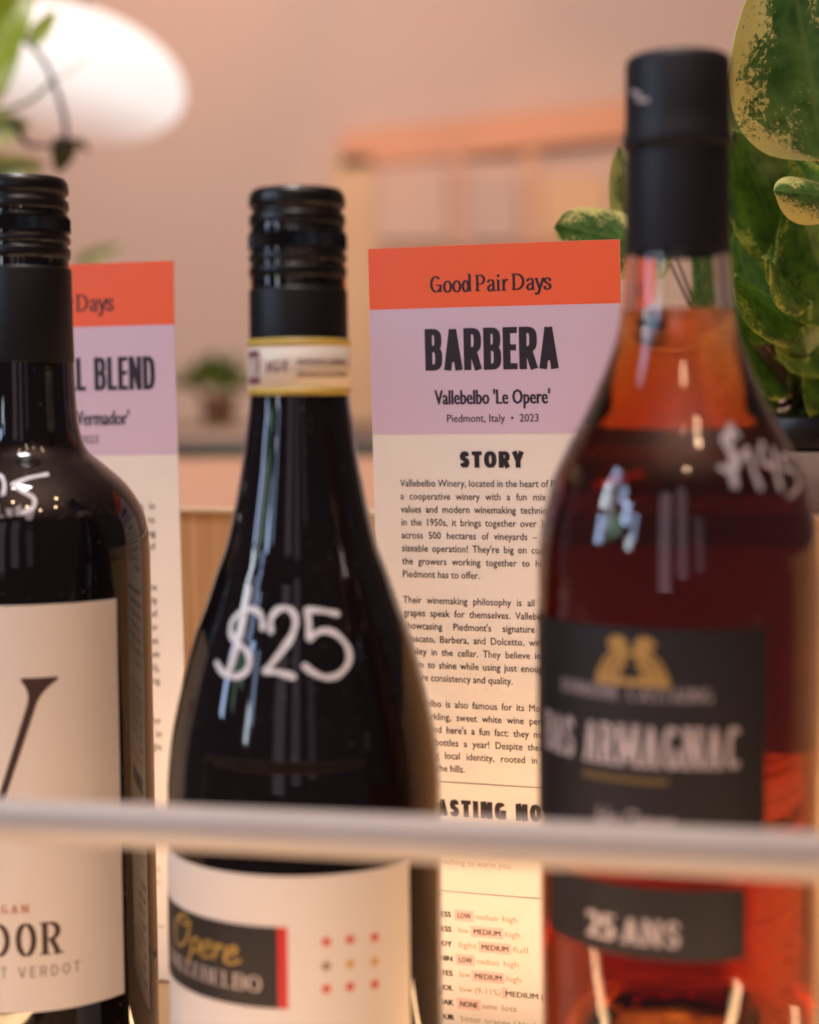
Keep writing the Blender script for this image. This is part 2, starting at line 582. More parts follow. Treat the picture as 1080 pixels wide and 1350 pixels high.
M['concrete'] = mat('concrete', (0.50, 0.46, 0.45), 0.85, bump=0.6, bscale=250, var=.12, vscale=90)
M['soil'] = mat('soil', (0.035, 0.022, 0.014), 0.95, bump=1, bscale=900, var=.5, vscale=300)
M['moss'] = mat('moss', (0.07, 0.12, 0.015), 0.9, bump=1, bscale=900, var=.4, vscale=500)
M['stem_brown'] = mat('stem_brown', (0.10, 0.05, 0.025), 0.6)
M['stem_green'] = mat('stem_green', (0.14, 0.22, 0.05), 0.5)
M['vine_stem'] = mat('vine_stem', (0.035, 0.020, 0.022), 0.6)
M['lamp_glow'] = mat('lamp_glow', (0.9, 0.88, 0.85), 0.5, emit=(1.0, 0.90, 0.84), es=1.05)
M['cord'] = mat('cord', (0.05, 0.04, 0.04), 0.6)


def dark_glass(name, color):
    m = mat(name, color, 0.03, spec=0.5, ior=1.52)
    b = m.node_tree.nodes['Principled BSDF']
    b.inputs['Coat Weight'].default_value = 0.0
    nt = m.node_tree
    tc = nt.nodes.new('ShaderNodeTexCoord')
    n1 = nt.nodes.new('ShaderNodeTexNoise'); n1.inputs['Scale'].default_value = 38; n1.inputs['Detail'].default_value = 5
    mr = nt.nodes.new('ShaderNodeMapRange'); mr.inputs['From Min'].default_value = .45; mr.inputs['From Max'].default_value = .75
    mr.inputs['To Min'].default_value = .02; mr.inputs['To Max'].default_value = .13
    n2 = nt.nodes.new('ShaderNodeTexNoise'); n2.inputs['Scale'].default_value = 900; n2.inputs['Detail'].default_value = 1
    m2 = nt.nodes.new('ShaderNodeMapRange'); m2.inputs['From Min'].default_value = .74; m2.inputs['From Max'].default_value = .80
    mx = nt.nodes.new('ShaderNodeMix'); mx.data_type = 'RGBA'
    mx.inputs['A'].default_value = (*color, 1); mx.inputs['B'].default_value = (.18, .15, .14, 1)
    L = nt.links.new
    L(tc.outputs['Object'], n1.inputs['Vector']); L(tc.outputs['Object'], n2.inputs['Vector'])
    L(n1.outputs['Fac'], mr.inputs['Value']); L(mr.outputs[0], b.inputs['Roughness'])
    L(n2.outputs['Fac'], m2.inputs['Value']); L(m2.outputs[0], mx.inputs['Factor']); L(mx.outputs['Result'], b.inputs['Base Color'])
    n3 = nt.nodes.new('ShaderNodeTexNoise'); n3.inputs['Scale'].default_value = 26; n3.inputs['Detail'].default_value = 2
    bp = nt.nodes.new('ShaderNodeBump'); bp.inputs['Strength'].default_value = 0.25; bp.inputs['Distance'].default_value = 0.0006
    L(tc.outputs['Object'], n3.inputs['Vector']); L(n3.outputs['Fac'], bp.inputs['Height']); L(bp.outputs['Normal'], b.inputs['Normal']); L(bp.outputs['Normal'], b.inputs['Coat Normal'])
    return m


M['wine_glass'] = dark_glass('wine_glass', (0.006, 0.004, 0.005))


def clear_glass():
    m = bpy.data.materials.new('clear_glass')
    m.use_nodes = True
    b = m.node_tree.nodes['Principled BSDF']
    b.inputs['Base Color'].default_value = (0.97, 0.98, 0.95, 1)
    b.inputs['Roughness'].default_value = 0.0
    b.inputs['Transmission Weight'].default_value = 1
    b.inputs['IOR'].default_value = 1.5
    return m


def liquid(name, color, density):
    m = bpy.data.materials.new(name)
    m.use_nodes = True
    nt = m.node_tree
    b = nt.nodes['Principled BSDF']
    b.inputs['Base Color'].default_value = (1, 1, 1, 1)
    b.inputs['Roughness'].default_value = 0.0
    b.inputs['Transmission Weight'].default_value = 1
    b.inputs['IOR'].default_value = 1.36
    v = nt.nodes.new('ShaderNodeVolumeAbsorption')
    v.inputs['Color'].default_value = (*color, 1)
    v.inputs['Density'].default_value = density
    nt.links.new(v.outputs['Volume'], nt.nodes['Material Output'].inputs['Volume'])
    return m


M['glass'] = clear_glass()
M['tinted_glass'] = clear_glass()
M['tinted_glass'].node_tree.nodes['Principled BSDF'].inputs['Base Color'].default_value = (0.34, 0.26, 0.13, 1)
M['brandy'] = liquid('brandy', (0.895, 0.53, 0.08), 120)


def leaf_mat(name, green, green2, cream, amount, backlit=0.34):
    """variegated leaf: cream towards the margin, broken up by speckles; u along the leaf, v across"""
    m = bpy.data.materials.new(name)
    m.use_nodes = True
    nt = m.node_tree
    N, L = nt.nodes.new, nt.links.new
    b = nt.nodes['Principled BSDF']
    b.inputs['Roughness'].default_value = 0.34
    b.inputs['Coat Weight'].default_value = 0.25
    b.inputs['Coat Roughness'].default_value = 0.25
    uv = N('ShaderNodeUVMap')
    sep = N('ShaderNodeSeparateXYZ')
    L(uv.outputs['UV'], sep.inputs[0])
    oi = N('ShaderNodeObjectInfo')

    def math_(op, a, bb=None, c=None):
        n = N('ShaderNodeMath')
        n.operation = op
        for i, x in enumerate((a, bb, c)):
            if x is None: continue
            if isinstance(x, (int, float)): n.inputs[i].default_value = x
            else: L(x, n.inputs[i])
        return n.outputs[0]
    edge = math_('ABSOLUTE', math_('MULTIPLY_ADD', sep.outputs['Y'], 2.0, -1.0))
    off = N('ShaderNodeVectorMath')
    off.operation = 'MULTIPLY_ADD'
    L(uv.outputs['UV'], off.inputs[0])
    off.inputs[1].default_value = (1.3, 1.0, 1)
    cmb = N('ShaderNodeCombineXYZ')
    L(math_('MULTIPLY', oi.outputs['Random'], 37.0), cmb.inputs[0])
    L(math_('MULTIPLY', oi.outputs['Random'], 11.0), cmb.inputs[2])
    L(cmb.outputs[0], off.inputs[2])

    def noise(s, d, r=0.5, dist=0):
        n = N('ShaderNodeTexNoise')
        n.inputs['Scale'].default_value = s
        n.inputs['Detail'].default_value = d
        n.inputs['Roughness'].default_value = r
        n.inputs['Distortion'].default_value = dist
        L(off.outputs[0], n.inputs['Vector'])
        return n.outputs['Fac']
    n1 = noise(3.2, 3)
    n2 = noise(30, 7, 0.78, 0.5)
    v = math_('MULTIPLY_ADD', math_('SUBTRACT', n1, 0.5), 1.9, edge)
    v = math_('MULTIPLY_ADD', math_('SUBTRACT', n2, 0.5), 2.7, v)
    mr = N('ShaderNodeMapRange')
    mr.inputs['From Min'].default_value = amount
    mr.inputs['From Max'].default_value = amount + 0.13
    L(v, mr.inputs['Value'])
    mg = N('ShaderNodeMix'); mg.data_type = 'RGBA'
    mg.inputs['A'].default_value = (*green, 1)
    mg.inputs['B'].default_value = (*green2, 1)
    L(math_('MULTIPLY_ADD', math_('SUBTRACT', noise(7, 4), .5), 3.0, .5), mg.inputs['Factor'])
    mg.clamp_factor = True
    mc = N('ShaderNodeMix'); mc.data_type = 'RGBA'
    L(mr.outputs[0], mc.inputs['Factor'])
    L(mg.outputs['Result'], mc.inputs['A'])
    mc.inputs['B'].default_value = (*cream, 1)
    # pale midrib
    rib = N('ShaderNodeMapRange')
    rib.inputs['From Min'].default_value = 0.055
    rib.inputs['From Max'].default_value = 0.015
    rib.inputs['To Max'].default_value = 0.45
    L(edge, rib.inputs['Value'])
    mm = N('ShaderNodeMix'); mm.data_type = 'RGBA'
    L(rib.outputs[0], mm.inputs['Factor'])
    L(mc.outputs['Result'], mm.inputs['A'])
    mm.inputs['B'].default_value = (0.20, 0.30, 0.07, 1)
    L(mm.outputs['Result'], b.inputs['Base Color'])
    bp = N('ShaderNodeBump')
    bp.inputs['Strength'].default_value = 0.25
    bp.inputs['Distance'].default_value = 0.0008
    L(noise(14, 3), bp.inputs['Height'])
    L(bp.outputs['Normal'], b.inputs['Normal'])
    tr = N('ShaderNodeBsdfTranslucent')
    L(mm.outputs['Result'], tr.inputs['Color'])
    ms = N('ShaderNodeMixShader')
    ms.inputs[0].default_value = backlit
    L(b.outputs[0], ms.inputs[1])
    L(tr.outputs[0], ms.inputs[2])
    L(ms.outputs[0], nt.nodes['Material Output'].inputs['Surface'])
    return m


CREAM = (0.74, 0.72, 0.28)
M['leaf_variegated'] = leaf_mat('leaf_variegated', (0.035, 0.12, 0.022), (0.13, 0.27, 0.06), CREAM, 0.50)
M['leaf_green'] = leaf_mat('leaf_green', (0.035, 0.12, 0.010), (0.13, 0.29, 0.02), (0.50, 0.58, 0.10), 0.95)
M['leaf_pale'] = leaf_mat('leaf_pale', (0.12, 0.20, 0.05), (0.22, 0.30, 0.08), (0.55, 0.56, 0.22), 0.35)
M['leaf_vine'] = leaf_mat('leaf_vine', (0.30, 0.44, 0.03), (0.45, 0.58, 0.06), (0.34, 0.42, 0.08), 1.0, 0.4)
M['leaf_dark'] = leaf_mat('leaf_dark', (0.015, 0.05, 0.008), (0.03, 0.08, 0.012), (0.2, 0.3, 0.05), 1.6, 0.3)

nt = M['lamp_glow'].node_tree
tcn = nt.nodes.new('ShaderNodeTexCoord')
sp_ = nt.nodes.new('ShaderNodeSeparateXYZ')
cr_ = nt.nodes.new('ShaderNodeValToRGB')
mr_ = nt.nodes.new('ShaderNodeMapRange')
mr_.inputs['From Min'].default_value = -0.10
mr_.inputs['From Max'].default_value = 0.10
cr_.color_ramp.elements[0].position = 0.02
cr_.color_ramp.elements[0].color = (0.55, 0.30, 0.22, 1)
cr_.color_ramp.elements[1].position = 0.42
cr_.color_ramp.elements[1].color = (1.0, 0.92, 0.87, 1)
nt.links.new(tcn.outputs['Object'], sp_.inputs[0])
nt.links.new(sp_.outputs['Z'], mr_.inputs['Value'])
nt.links.new(mr_.outputs[0], cr_.inputs['Fac'])
nt.links.new(cr_.outputs['Color'], nt.nodes['Principled BSDF'].inputs['Emission Color'])
nt.nodes['Principled BSDF'].inputs['Base Color'].default_value = (0.3, 0.25, 0.22, 1)
nt.nodes['Principled BSDF'].inputs['Emission Strength'].default_value = 0.88

# ---------------------------------------------------------------- the setting
tag(mesh('wall', [(-5, 4.2, -1.2), (6, 4.2, -1.2), (6, 4.2, 3.2), (-5, 4.2, 3.2)], [(0, 1, 2, 3)], M['wall']), kind='structure')
tag(mesh('ceiling', [(-5, -3, 3.0), (6, -3, 3.0), (6, 4.19, 3.0), (-5, 4.19, 3.0)], [(0, 3, 2, 1)], M['ceiling']), kind='structure')

# shelf floor, turned like the row of bottles
TH = R(-15)


def rot(x, y, a=TH):
    return (x * math.cos(a) - y * math.sin(a), x * math.sin(a) + y * math.cos(a))


sh = box('shelf_floor', (-0.75, -0.235, -0.018), (0.75, 0.135, 0.0), M['shelf_white'], bevel=0.002)
sh.location = (0, 0.545, 0)
sh.rotation_euler.z = TH
tag(sh, kind='structure')

# oak back panel with a pale top edge
A = P(290, 671, 0.715)
B = P(1076, 683, 0.632)
ang = math.atan2(B.y - A.y, B.x - A.x)
pan = empty('back_panel', (A.x, A.y, 0), 'oak veneered back board of the shelf with pale top edge, behind the tasting cards', 'panel')
pan.rotation_euler.z = ang
box('board', (-0.65, 0.0, 0.0), (0.75, 0.012, A.z - 0.0022), M['oak'], pan)
box('edge_strip', (-0.65, -0.0012, A.z - 0.0020), (0.75, 0.0125, A.z), M['oak_edge'], pan, bevel=0.0005)
PZ = A.z

# counter top behind the panel
zl = PZ - 0.006
lv = [(-1.2, 0.93, zl), (1.2, 0.31, zl), (1.6, 1.62, zl), (-1.2, 1.86, zl)]
d = Vector((math.cos(ang), math.sin(ang)))
nrm = Vector((-d.y, d.x))
q0 = Vector((A.x, A.y)) + nrm * 0.014
a0, b0 = q0 - d * 0.9, q0 + d * 1.0
V = [(a0.x, a0.y, zl), (b0.x, b0.y, zl), (1.5, 1.62, zl), (-1.2, 1.80, zl)]
V += [(x, y, z - 0.03) for x, y, z in V]
tag(mesh('counter_top', V, [(0, 1, 2, 3), (7, 6, 5, 4), (0, 4, 5, 1), (1, 5, 6, 2), (2, 6, 7, 3), (3, 7, 4, 0)], M['ledge']), kind='structure')

# rail across the front
ra = P(0, 1082, 0.366)
rb = P(1080, 1132, 0.319)
dv = (rb - ra).normalized()
rail = empty('shelf_rail', ra - dv * 0.25, 'white painted bar running across the front of all three bottles', 'rail')
L_ = (rb - ra).length + 0.5
n = 40
yy, zz = 0.0046, 0.0058
prof_round = [(yy * math.copysign(abs(math.cos(a)) ** .85, math.cos(a)), zz * math.copysign(abs(math.sin(a)) ** .85, math.sin(a))) for a in [2 * math.pi * i / n for i in range(n)]]
prof = catmull([(-.0046, .0042), (-.0046, -.0003), (-.0045, -.0009), (-.0032, -.0046), (-.0024, -.0051), (.0008, -.0051), (.0040, -.0048), (.0046, -.0038), (.0046, .0042), (.0040, .0056),
                (.0030, .0058), (-.0030, .0058), (-.0040, .0056), (-.0046, .0042)], 3)[:-1]
n = len(prof)
V, Fc = [], []
for j in range(2):
    for (a, b) in prof:
        V.append((j * L_, a, b * .78))
for i in range(n):
    i2 = (i + 1) % n
    Fc.append((i, i2, n + i2, n + i))
Fc += [tuple(range(n - 1, -1, -1)), tuple(range(n, 2 * n))]
rm = mesh('bar', V, Fc, M['rail_white'], rail, smooth=True)
rail.rotation_euler = (0, -math.asin(dv.z), math.atan2(dv.y, dv.x))
for xx in (0.004, L_ - 0.004):
    V, Fc = box_vf((xx - 0.004, -0.003, -(ra.z) + 0.001), (xx + 0.004, 0.004, -0.004))
    mesh('post', V, Fc, M['rail_white'], rail)


# ---------------------------------------------------------------- bottles
class Bottle:
    def __init__(s, px, py, Y, prof, name, label, cat):
        p = P(px, py, Y)
        s.o = Vector((p.x, p.y, 0))
        s.prof = sorted([(z, r) for r, z in prof])
        s.root = empty(name, s.o, label, cat)

    def r(s, z):
        pr = s.prof
        if z <= pr[0][0]: return pr[0][1]
        for a, b in zip(pr[:-1], pr[1:]):
            if a[0] <= z <= b[0]:
                t = (z - a[0]) / max(b[0] - a[0], 1e-9)
                return a[1] + (b[1] - a[1]) * t
        return pr[-1][1]

    def hit(s, px, py):
        """where the line of sight meets the outer surface: (theta, z)"""
        dr = ray(px, py)
        dr = dr / dr.y
        Y = s.o.y - 0.06
        best = None
        while Y < s.o.y + 0.03:
            p = EYE + dr * Y
            q = math.hypot(p.x - s.o.x, p.y - s.o.y) - s.r(p.z)
            if best is None or q < best[0]:
                best = (q, p)
            if q <= 0: break
            Y += 0.0002
        p = best[1]
        return math.atan2(p.x - s.o.x, -(p.y - s.o.y)), p.z

    def pos(s, th, z, off):
        rr = s.r(z) + off
        return (rr * math.sin(th), -rr * math.cos(th), z)

    def patch(s, name, m, t0, t1, z0, z1, off, nt=40, nz=10, parent=None, top=None, bot=None, thick=0.00012):
        V, Fc, uv = [], [], []
        for lay in (off + thick, off):
            for j in range(nz + 1):
                for i in range(nt + 1):
                    u = i / nt
                    v = j / nz
                    th = t0 + (t1 - t0) * u
                    za = z0 + (bot(u) if bot else 0)
                    zb = z1 + (top(u) if top else 0)
                    V.append(s.pos(th, za + (zb - za) * v, lay))
        K = (nt + 1) * (nz + 1)
        idx = lambda i, j, k=0: k * K + j * (nt + 1) + i
        for j in range(nz):
            for i in range(nt):
                Fc.append((idx(i, j), idx(i + 1, j), idx(i + 1, j + 1), idx(i, j + 1)))
                Fc.append((idx(i, j, 1), idx(i, j + 1, 1), idx(i + 1, j + 1, 1), idx(i + 1, j, 1)))
        for i in range(nt):
            Fc.append((idx(i, 0), idx(i, 0, 1), idx(i + 1, 0, 1), idx(i + 1, 0)))
            Fc.append((idx(i, nz), idx(i + 1, nz), idx(i + 1, nz, 1), idx(i, nz, 1)))
        for j in range(nz):
            Fc.append((idx(0, j), idx(0, j + 1), idx(0, j + 1, 1), idx(0, j, 1)))
            Fc.append((idx(nt, j), idx(nt, j, 1), idx(nt, j + 1, 1), idx(nt, j + 1)))
        return mesh(name, V, Fc, m, parent or s.root, smooth=False)

    def wrap(s, name, ink, m, th0, z0, off, parent=None):
        """ink drawn in metres around (0,0), laid on the surface around (th0, z0)"""
        r0 = s.r(z0)
        V = [s.pos(th0 + x / r0, z0 + y, off + h) for x, y, h in ink.V]
        return mesh(name, V, ink.F, m, parent or s.root)

    def paint(s, name, strokes, width, m, off=0.0002):
        """strokes of a paint pen, given by the points where they are seen"""
        ink = Ink()
        for st in strokes:
            pts = [s.hit(*p) for p in st]
            z0 = pts[0][1]
            pts = catmull(pts, 6) if len(pts) > 2 else pts
            r0 = s.r(z0)
            ink.stroke([(t * r0, z) for t, z in pts], width, round_=True, step=2e-5, fine=0.0015, vary=.22)
            n = len(ink.V)
            for k in range(len(ink.V)):
                pass
            # remember the radius used for this stroke
            ink.V = [(v if len(v) == 4 else (*v, r0)) for v in ink.V]
        V = [s.pos(x / r0, z, off + h) for x, z, h, r0 in ink.V]
        return mesh(name, V, ink.F, m, s.root)


def mm(lst, dz=22.0):
    return [(r / 1000, (z + dz) / 1000) for r, z in lst]


def screwcap(bt, ztop, zsl, r, name_sleeve='sleeve'):
    """threaded cap: rounded top, two grooves, knurled band, bead, then the long plain sleeve"""
    z = ztop
    p = [(0, z), (r * .80, z), (r * .93, z - .0007), (r * .985, z - .0022), (r * .99, z - .0048), (r * .93, z - .0056), (r * .93, z - .0068),
         (r * .985, z - .0076), (r * .99, z - .0100), (r * .93, z - .0108), (r * .935, z - .0116), (r * 1.0, z - .0124)]
    cap = lathe('cap', catmull_keep(p) + [(r * .99, z - .0125), (r * .9, z - .0128)], M['cap_black'], bt.root, seg=120)
    k0 = z - .0125
    kn = [(r * .93, k0), (r * 1.02, k0 - .0006), (r * 1.02, k0 - .0048), (r * .93, k0 - .0054)]
    lathe('knurled_ring', [kn[0], kn[1], (r * 1.02, k0 - .0008), (r * 1.02, k0 - .0046), kn[2], kn[3]], M['cap_black'], bt.root, seg=180,
          knurl=(k0 - .0047, k0 - .0007, 60, .00045), smooth=False)
    k1 = k0 - .0054
    b = [(r * .93, k1), (r * 1.0, k1 - .0008), (r * 1.01, k1 - .0026), (r * .96, k1 - .0034), (r * .96, k1 - .0040), (r * 1.01, k1 - .0048),
         (r * 1.0, k1 - .0072), (r * .95, k1 - .0084), (r * .94, k1 - .0100), (r * .99, k1 - .0108)]
    lathe('bead', catmull_keep(b), M['cap_black'], bt.root, seg=120)
    k2 = k1 - .0108
    lathe(name_sleeve, [(r * .95, k2 + .0002), (r * 1.0, k2), (r * 1.015, k2 - .0006), (r * 1.02, (k2 + zsl) / 2), (r * 1.035, zsl + .0003), (r * 1.03, zsl), (r * .95, zsl)],
          M['cap_satin'], bt.root, seg=96)


def catmull_keep(p):
    return catmull(p, 3)


def smooth_prof(pts, n=6):
    return catmull(pts, n)


# ---- left: claret-shaped bottle with a cream label
pl = mm([(0, 6), (20, 2), (33, -22), (36.6, -21), (37.8, -17), (38, 3), (38, 60), (38, 120), (38, 168), (37.9, 176), (37.2, 184), (35.2, 190.5),
         (30.6, 197.5), (24.2, 203.5), (18.6, 208.5), (16.3, 215), (15.4, 224), (15.0, 236), (14.6, 250), (14.2, 262), (14, 286)])
body = [(0, 0.018), (0.012, 0.016), (0.026, 0.004), (0.034, 0.0)] + smooth_prof(pl[3:])
b1 = Bottle(42.5, 800, 0.512, pl[4:], 'wine_bottle', 'claret shaped dark wine bottle with cream label, cut by the left edge of the photo', 'bottle')
lathe('glass_body', body + [(0, pl[-1][1])], M['wine_glass'], b1.root)
screwcap(b1, 0.3170, 0.2585, 0.0146)
tL, zTop = b1.hit(152, 789)
tB, zBot = b1.hit(160, 1310)
lab = b1.patch('front_label', M['label_paper'], tL - R(150), tL, zBot, zTop, 0.00015, 90, 30)
th0 = tL - R(76)                                   # centre of the label
# the big V
ink = Ink()
ta, za = b1.hit(28, 897); tb, zb = b1.hit(76, 897)
rl = 0.038
xr = ((ta + tb) / 2 - th0) * rl
tc, zc = b1.hit(4, 1040)
xs = (tc - th0) * rl
sl = (xr - xs) / (za - zc)
H = xr / sl * 1.0
zt = za


def vpoly(sign):
    # tapering arm, thick at the top under the serif
    N = 60
    Lp, Rp = [], []
    for i in range(N + 1):
        t = i / N
        x = sign * xr * (1 - t) ** 0.93
        y = -H * t
        wd_ = (0.0028 if sign > 0 else 0.0062) * (1 - 0.42 * t) + 0.0085 * max(0, 1 - t * 9) ** 2.2
        Lp.append((x - wd_ / 2, y)); Rp.append((x + wd_ / 2, y))
    n0 = len(ink.V)
    W_ = 6
    for a, b in zip(Lp, Rp):
        for q in range(W_ + 1):
            ink.V.append((a[0] + (b[0] - a[0]) * q / W_, a[1], 0))
    for i in range(N):
        for q in range(W_):
            u = n0 + (W_ + 1) * i + q
            ink.F.append((u, u + W_ + 1, u + W_ + 2, u + 1))


vpoly(1); vpoly(-1)
wS = (tb - ta) * rl
for sgn in (1, -1):
    ink.stroke([(sgn * xr - wS / 2, 0.0002), (sgn * xr, 0.0002), (sgn * xr + wS / 2, 0.0002)], 0.0009, fine=.002)
b1.wrap('letter', ink, M['brown_ink'], th0, zt, 0.00034, lab)
# VERMADOR and the small lines
ink = Ink()
tR, zR1 = b1.hit(81, 1256); _, zR0 = b1.hit(81, 1213)
wv = 2 * (tR - th0) * rl
ink.caps_text('VERMADOR', 0, 0, wv, zR0 - zR1, .17, .055, gap=.17, serif=.07, widths=dict(D=.60, O=.66, R=.60), e=2.0)
b1.wrap('brand_lettering', ink, M['brown_ink'], th0, zR1, 0.00034, lab)
ink = Ink()
tR2, zz2 = b1.hit(105, 1280)
hh = b1.hit(105, 1266)[1] - zz2
ink.caps_text('MONASTRELL PETIT VERDOT', 0, 0, 2 * (tR2 - th0) * rl * 1.0, hh, .13, .13, gap=.34)
b1.wrap('grape_lettering', ink, M['grey_ink'], th0, zz2, 0.00034, lab)
ink = Ink()
tR3, zz3 = b1.hit(38, 1203)
hh = b1.hit(38, 1192)[1] - zz3
ink.caps_text('ORGANIC VEGAN', (tR3 - th0) * rl, 0, 0.036, hh, .2, .08, gap=.36, serif=.07, align='r')
b1.wrap('small_lettering', ink, M['rust_ink'], th0, zz3, 0.00034, lab)
b1.paint('price', [[(-16, 636), (-8, 626), (3, 629), (6, 642), (2, 658), (-4, 668)],
                   [(62, 625), (38, 630), (17, 638)], [(17, 638), (30, 648), (44, 656), (44, 668), (30, 676)]], 0.0011, M['paint'])
b1.paint('smudge', [[(1, 664), (2, 682)], [(12, 664), (13, 678)], [(25, 662), (24, 680)], [(38, 662), (36, 680)], [(43, 668), (38, 684)]], 0.0016, M['smear'], off=.0001)

# ---- middle: burgundy-shaped bottle with the white price
pm = mm([(0, 6), (20, 2), (34, -22), (38.6, -21), (40.2, -17), (40.5, 3), (40.5, 60), (40.4, 104), (40.1, 113.8), (38.6, 127), (35.3, 141.6), (31.7, 154.9),
         (28.4, 163.6), (25.1, 173.3), (21.6, 183.3), (17.5, 203), (15.6, 216), (14.6, 223.8), (14.2, 236), (13.9, 250), (13.6, 276)])
b2 = Bottle(397.5, 700, 0.467, pm[4:], 'wine_bottle', 'sloping shouldered dark wine bottle with white painted twenty five dollar price', 'bottle')
lathe('glass_body', [(0, 0.018), (0.012, 0.016), (0.026, 0.004), (0.034, 0.0)] + smooth_prof(pm[3:]) + [(0, pm[-1][1])], M['wine_glass'], b2.root)
z2top = b2.hit(394, 244)[1]
z2s = b2.hit(394, 520)[1]
screwcap(b2, z2top + .0004, z2s, 0.0141)
zb1 = b2.hit(394, 446)[1]
bf = lathe('neck_strip', [(0.0146, z2s + .0001), (0.01495, z2s), (0.01495, zb1), (0.0146, zb1)], M['cream'], b2.root)
for (u0, u1) in ((0.0, 0.11), (0.88, 1.0)):
    z0_, z1_ = z2s + (zb1 - z2s) * u0 - .0001, z2s + (zb1 - z2s) * u1 + .0001
    lathe('yellow_border', [(0.0149, z0_), (0.01503, z0_), (0.01503, z1_), (0.0149, z1_)], M['yellow'], bf)


class Neck:
    pass


def neck_ink(name, ink, m, th0, z0, off=0.0151, parent=None):
    V = [((off + h) * math.sin(th0 + x / off), -(off + h) * math.cos(th0 + x / off), z0 + y) for x, y, h in ink.V]
    return mesh(name, V, ink.F, m, parent or bf)


zm = z2s + (zb1 - z2s) * .5
ink = Ink()
hb = (zb1 - z2s) * .60
for k in range(6):
    ink.poly([(-.0046 + k * .0012, -hb / 2), (-.0046 + (k + 1) * .0012, -hb / 2), (-.0046 + (k + 1) * .0012, hb / 2), (-.0046 + k * .0012, hb / 2)], 0)
neck_ink('plum_block', ink, M['plum_ink'], -.95, zm)
ink = Ink()
ink.caps_text('DOCG', 0, -hb * .33, .0085, hb * .66, .14, gap=.14)
neck_ink('block_lettering', ink, M['cream'], -.95, zm, .01514)
ink = Ink()
ink.font('IGT', 0, -.0014, .0045, align='c', bold=.03)
neck_ink('block_lettering', ink, M['plum_ink'], -.36, zm, .01512)
ink = Ink()
ink.font('PIEMONTE BARBERA', 0, .0006, .0020, width=.0175, bold=.03)
ink.font('DENOMINAZIONE DI ORIGINE', 0, -.0030, .0017, width=.0175, bold=.02)
neck_ink('strip_lettering', ink, M['plum_ink'], .02, zm, .01512)

tl2, zt2 = b2.hit(538, 1135)
tb2, zb2 = b2.hit(540, 1349)
lab2 = b2.patch('front_label', M['label_paper_white'], tl2 - R(150), tl2, 0.018, zt2, 0.00015, 90, 30)
tf, zf1 = b2.hit(366, 1222); tf2, _ = b2.hit(379, 1222)
_, zf0 = b2.hit(366, 1329)
flag = b2.patch('black_flag', M['black_paper'], tf - R(85), tf, zf0, zf1, 0.0003, 40, 8, lab2)
b2.patch('red_stripe', M['red_ink'], tf, tf2, zf0, zf1, 0.0003, 6, 8, lab2)
rm_ = b2.r(.08)
ink = Ink()
tA, zA = b2.hit(233, 1262)
# "Opere" in a loose script
def scr(ink, x, y, h, wgt):
    S = lambda pts: ink.stroke(catmull([(x + (px + .25 * py) * h, y + py * h) for px, py in pts], 5), wgt, wgt * .5, round_=False)
    S([(.45, .95), (.15, .85), (0, .5), (.12, .12), (.42, .05), (.72, .3), (.78, .68), (.6, .95), (.35, .98), (.2, .8), (.5, .72), (.85, .85)])
    S([(1.0, .45), (1.02, .1), (.96, -.35)]); S([(1.0, .35), (1.15, .5), (1.3, .38), (1.25, .12), (1.05, .08)])
    S([(1.45, .25), (1.7, .32), (1.68, .5), (1.5, .45), (1.42, .2), (1.55, .02), (1.8, .12)])
    S([(1.85, .42), (1.95, .46), (1.9, .05)]); S([(1.92, .3), (2.05, .46), (2.2, .42)])
    S([(2.3, .25), (2.52, .32), (2.5, .5), (2.35, .45), (2.25, .2), (2.4, .02), (2.75, .15)])
tO0, zO0 = b2.hit(232, 1252); tO1, zO1 = b2.hit(322, 1282)
wO = (tO1 - tO0) * rm_
hO = b2.hit(250, 1215)[1] - b2.hit(250, 1262)[1]
scr(ink, 0, 0, 1, .11)
kx = wO / 2.85
ink.V = [(x * kx, y * hO, h) for x, y, h in ink.V]
b2.wrap('script_lettering', ink, M['script_gold'], tO0, b2.hit(300, 1270)[1], 0.00046, flag)
ink = Ink()
tV0, _ = b2.hit(228, 1285); tV1, zV = b2.hit(345, 1307)
hV = b2.hit(345, 1287)[1] - zV
ink.caps_text('VALLEBELBO', 0, 0, (tV1 - tV0) * rm_, hV, .15, .06, gap=.12, serif=.06, align='l')
b2.wrap('brand_lettering', ink, M['silver_ink'], tV0, zV, 0.00046, flag)
for iy, yy_ in enumerate((1241, 1271, 1301)):
    for ix, xx_ in enumerate((430, 461, 493)):
        t_, z_ = b2.hit(xx_, yy_ - ix * 3 + (2 if iy else 0))
        ink = Ink()
        rr = .00125
        ink.V = [(rr * math.cos(a * math.pi / 8), rr * math.sin(a * math.pi / 8), 0) for a in range(16)]
        ink.F = [tuple(range(16))]
        b2.wrap('dot', ink, M['dot_red'] if iy != 1 else (M['dot_olive'] if ix == 0 else M['dot_gold']), t_, z_, 0.00045, lab2)
b2.paint('price', [[(347, 828), (345, 812), (335, 803), (320, 806), (308, 818), (305, 834), (314, 847), (326, 858), (330, 872), (324, 886), (310, 892), (296, 888), (287, 874)],
                   [(329, 775), (325, 800), (315, 845), (301, 890)],
                   [(358, 832), (358, 815), (368, 803), (382, 803), (390, 816), (386, 836), (372, 858), (350, 885)], [(350, 885), (366, 886), (387, 892)],
                   [(444, 809), (424, 805), (405, 804)], [(405, 804), (407, 823), (408, 842)],
                   [(408, 842), (422, 832), (440, 834), (456, 850), (460, 870), (448, 888), (430, 893), (412, 886), (402, 878)]], 0.0016, M['paint'])

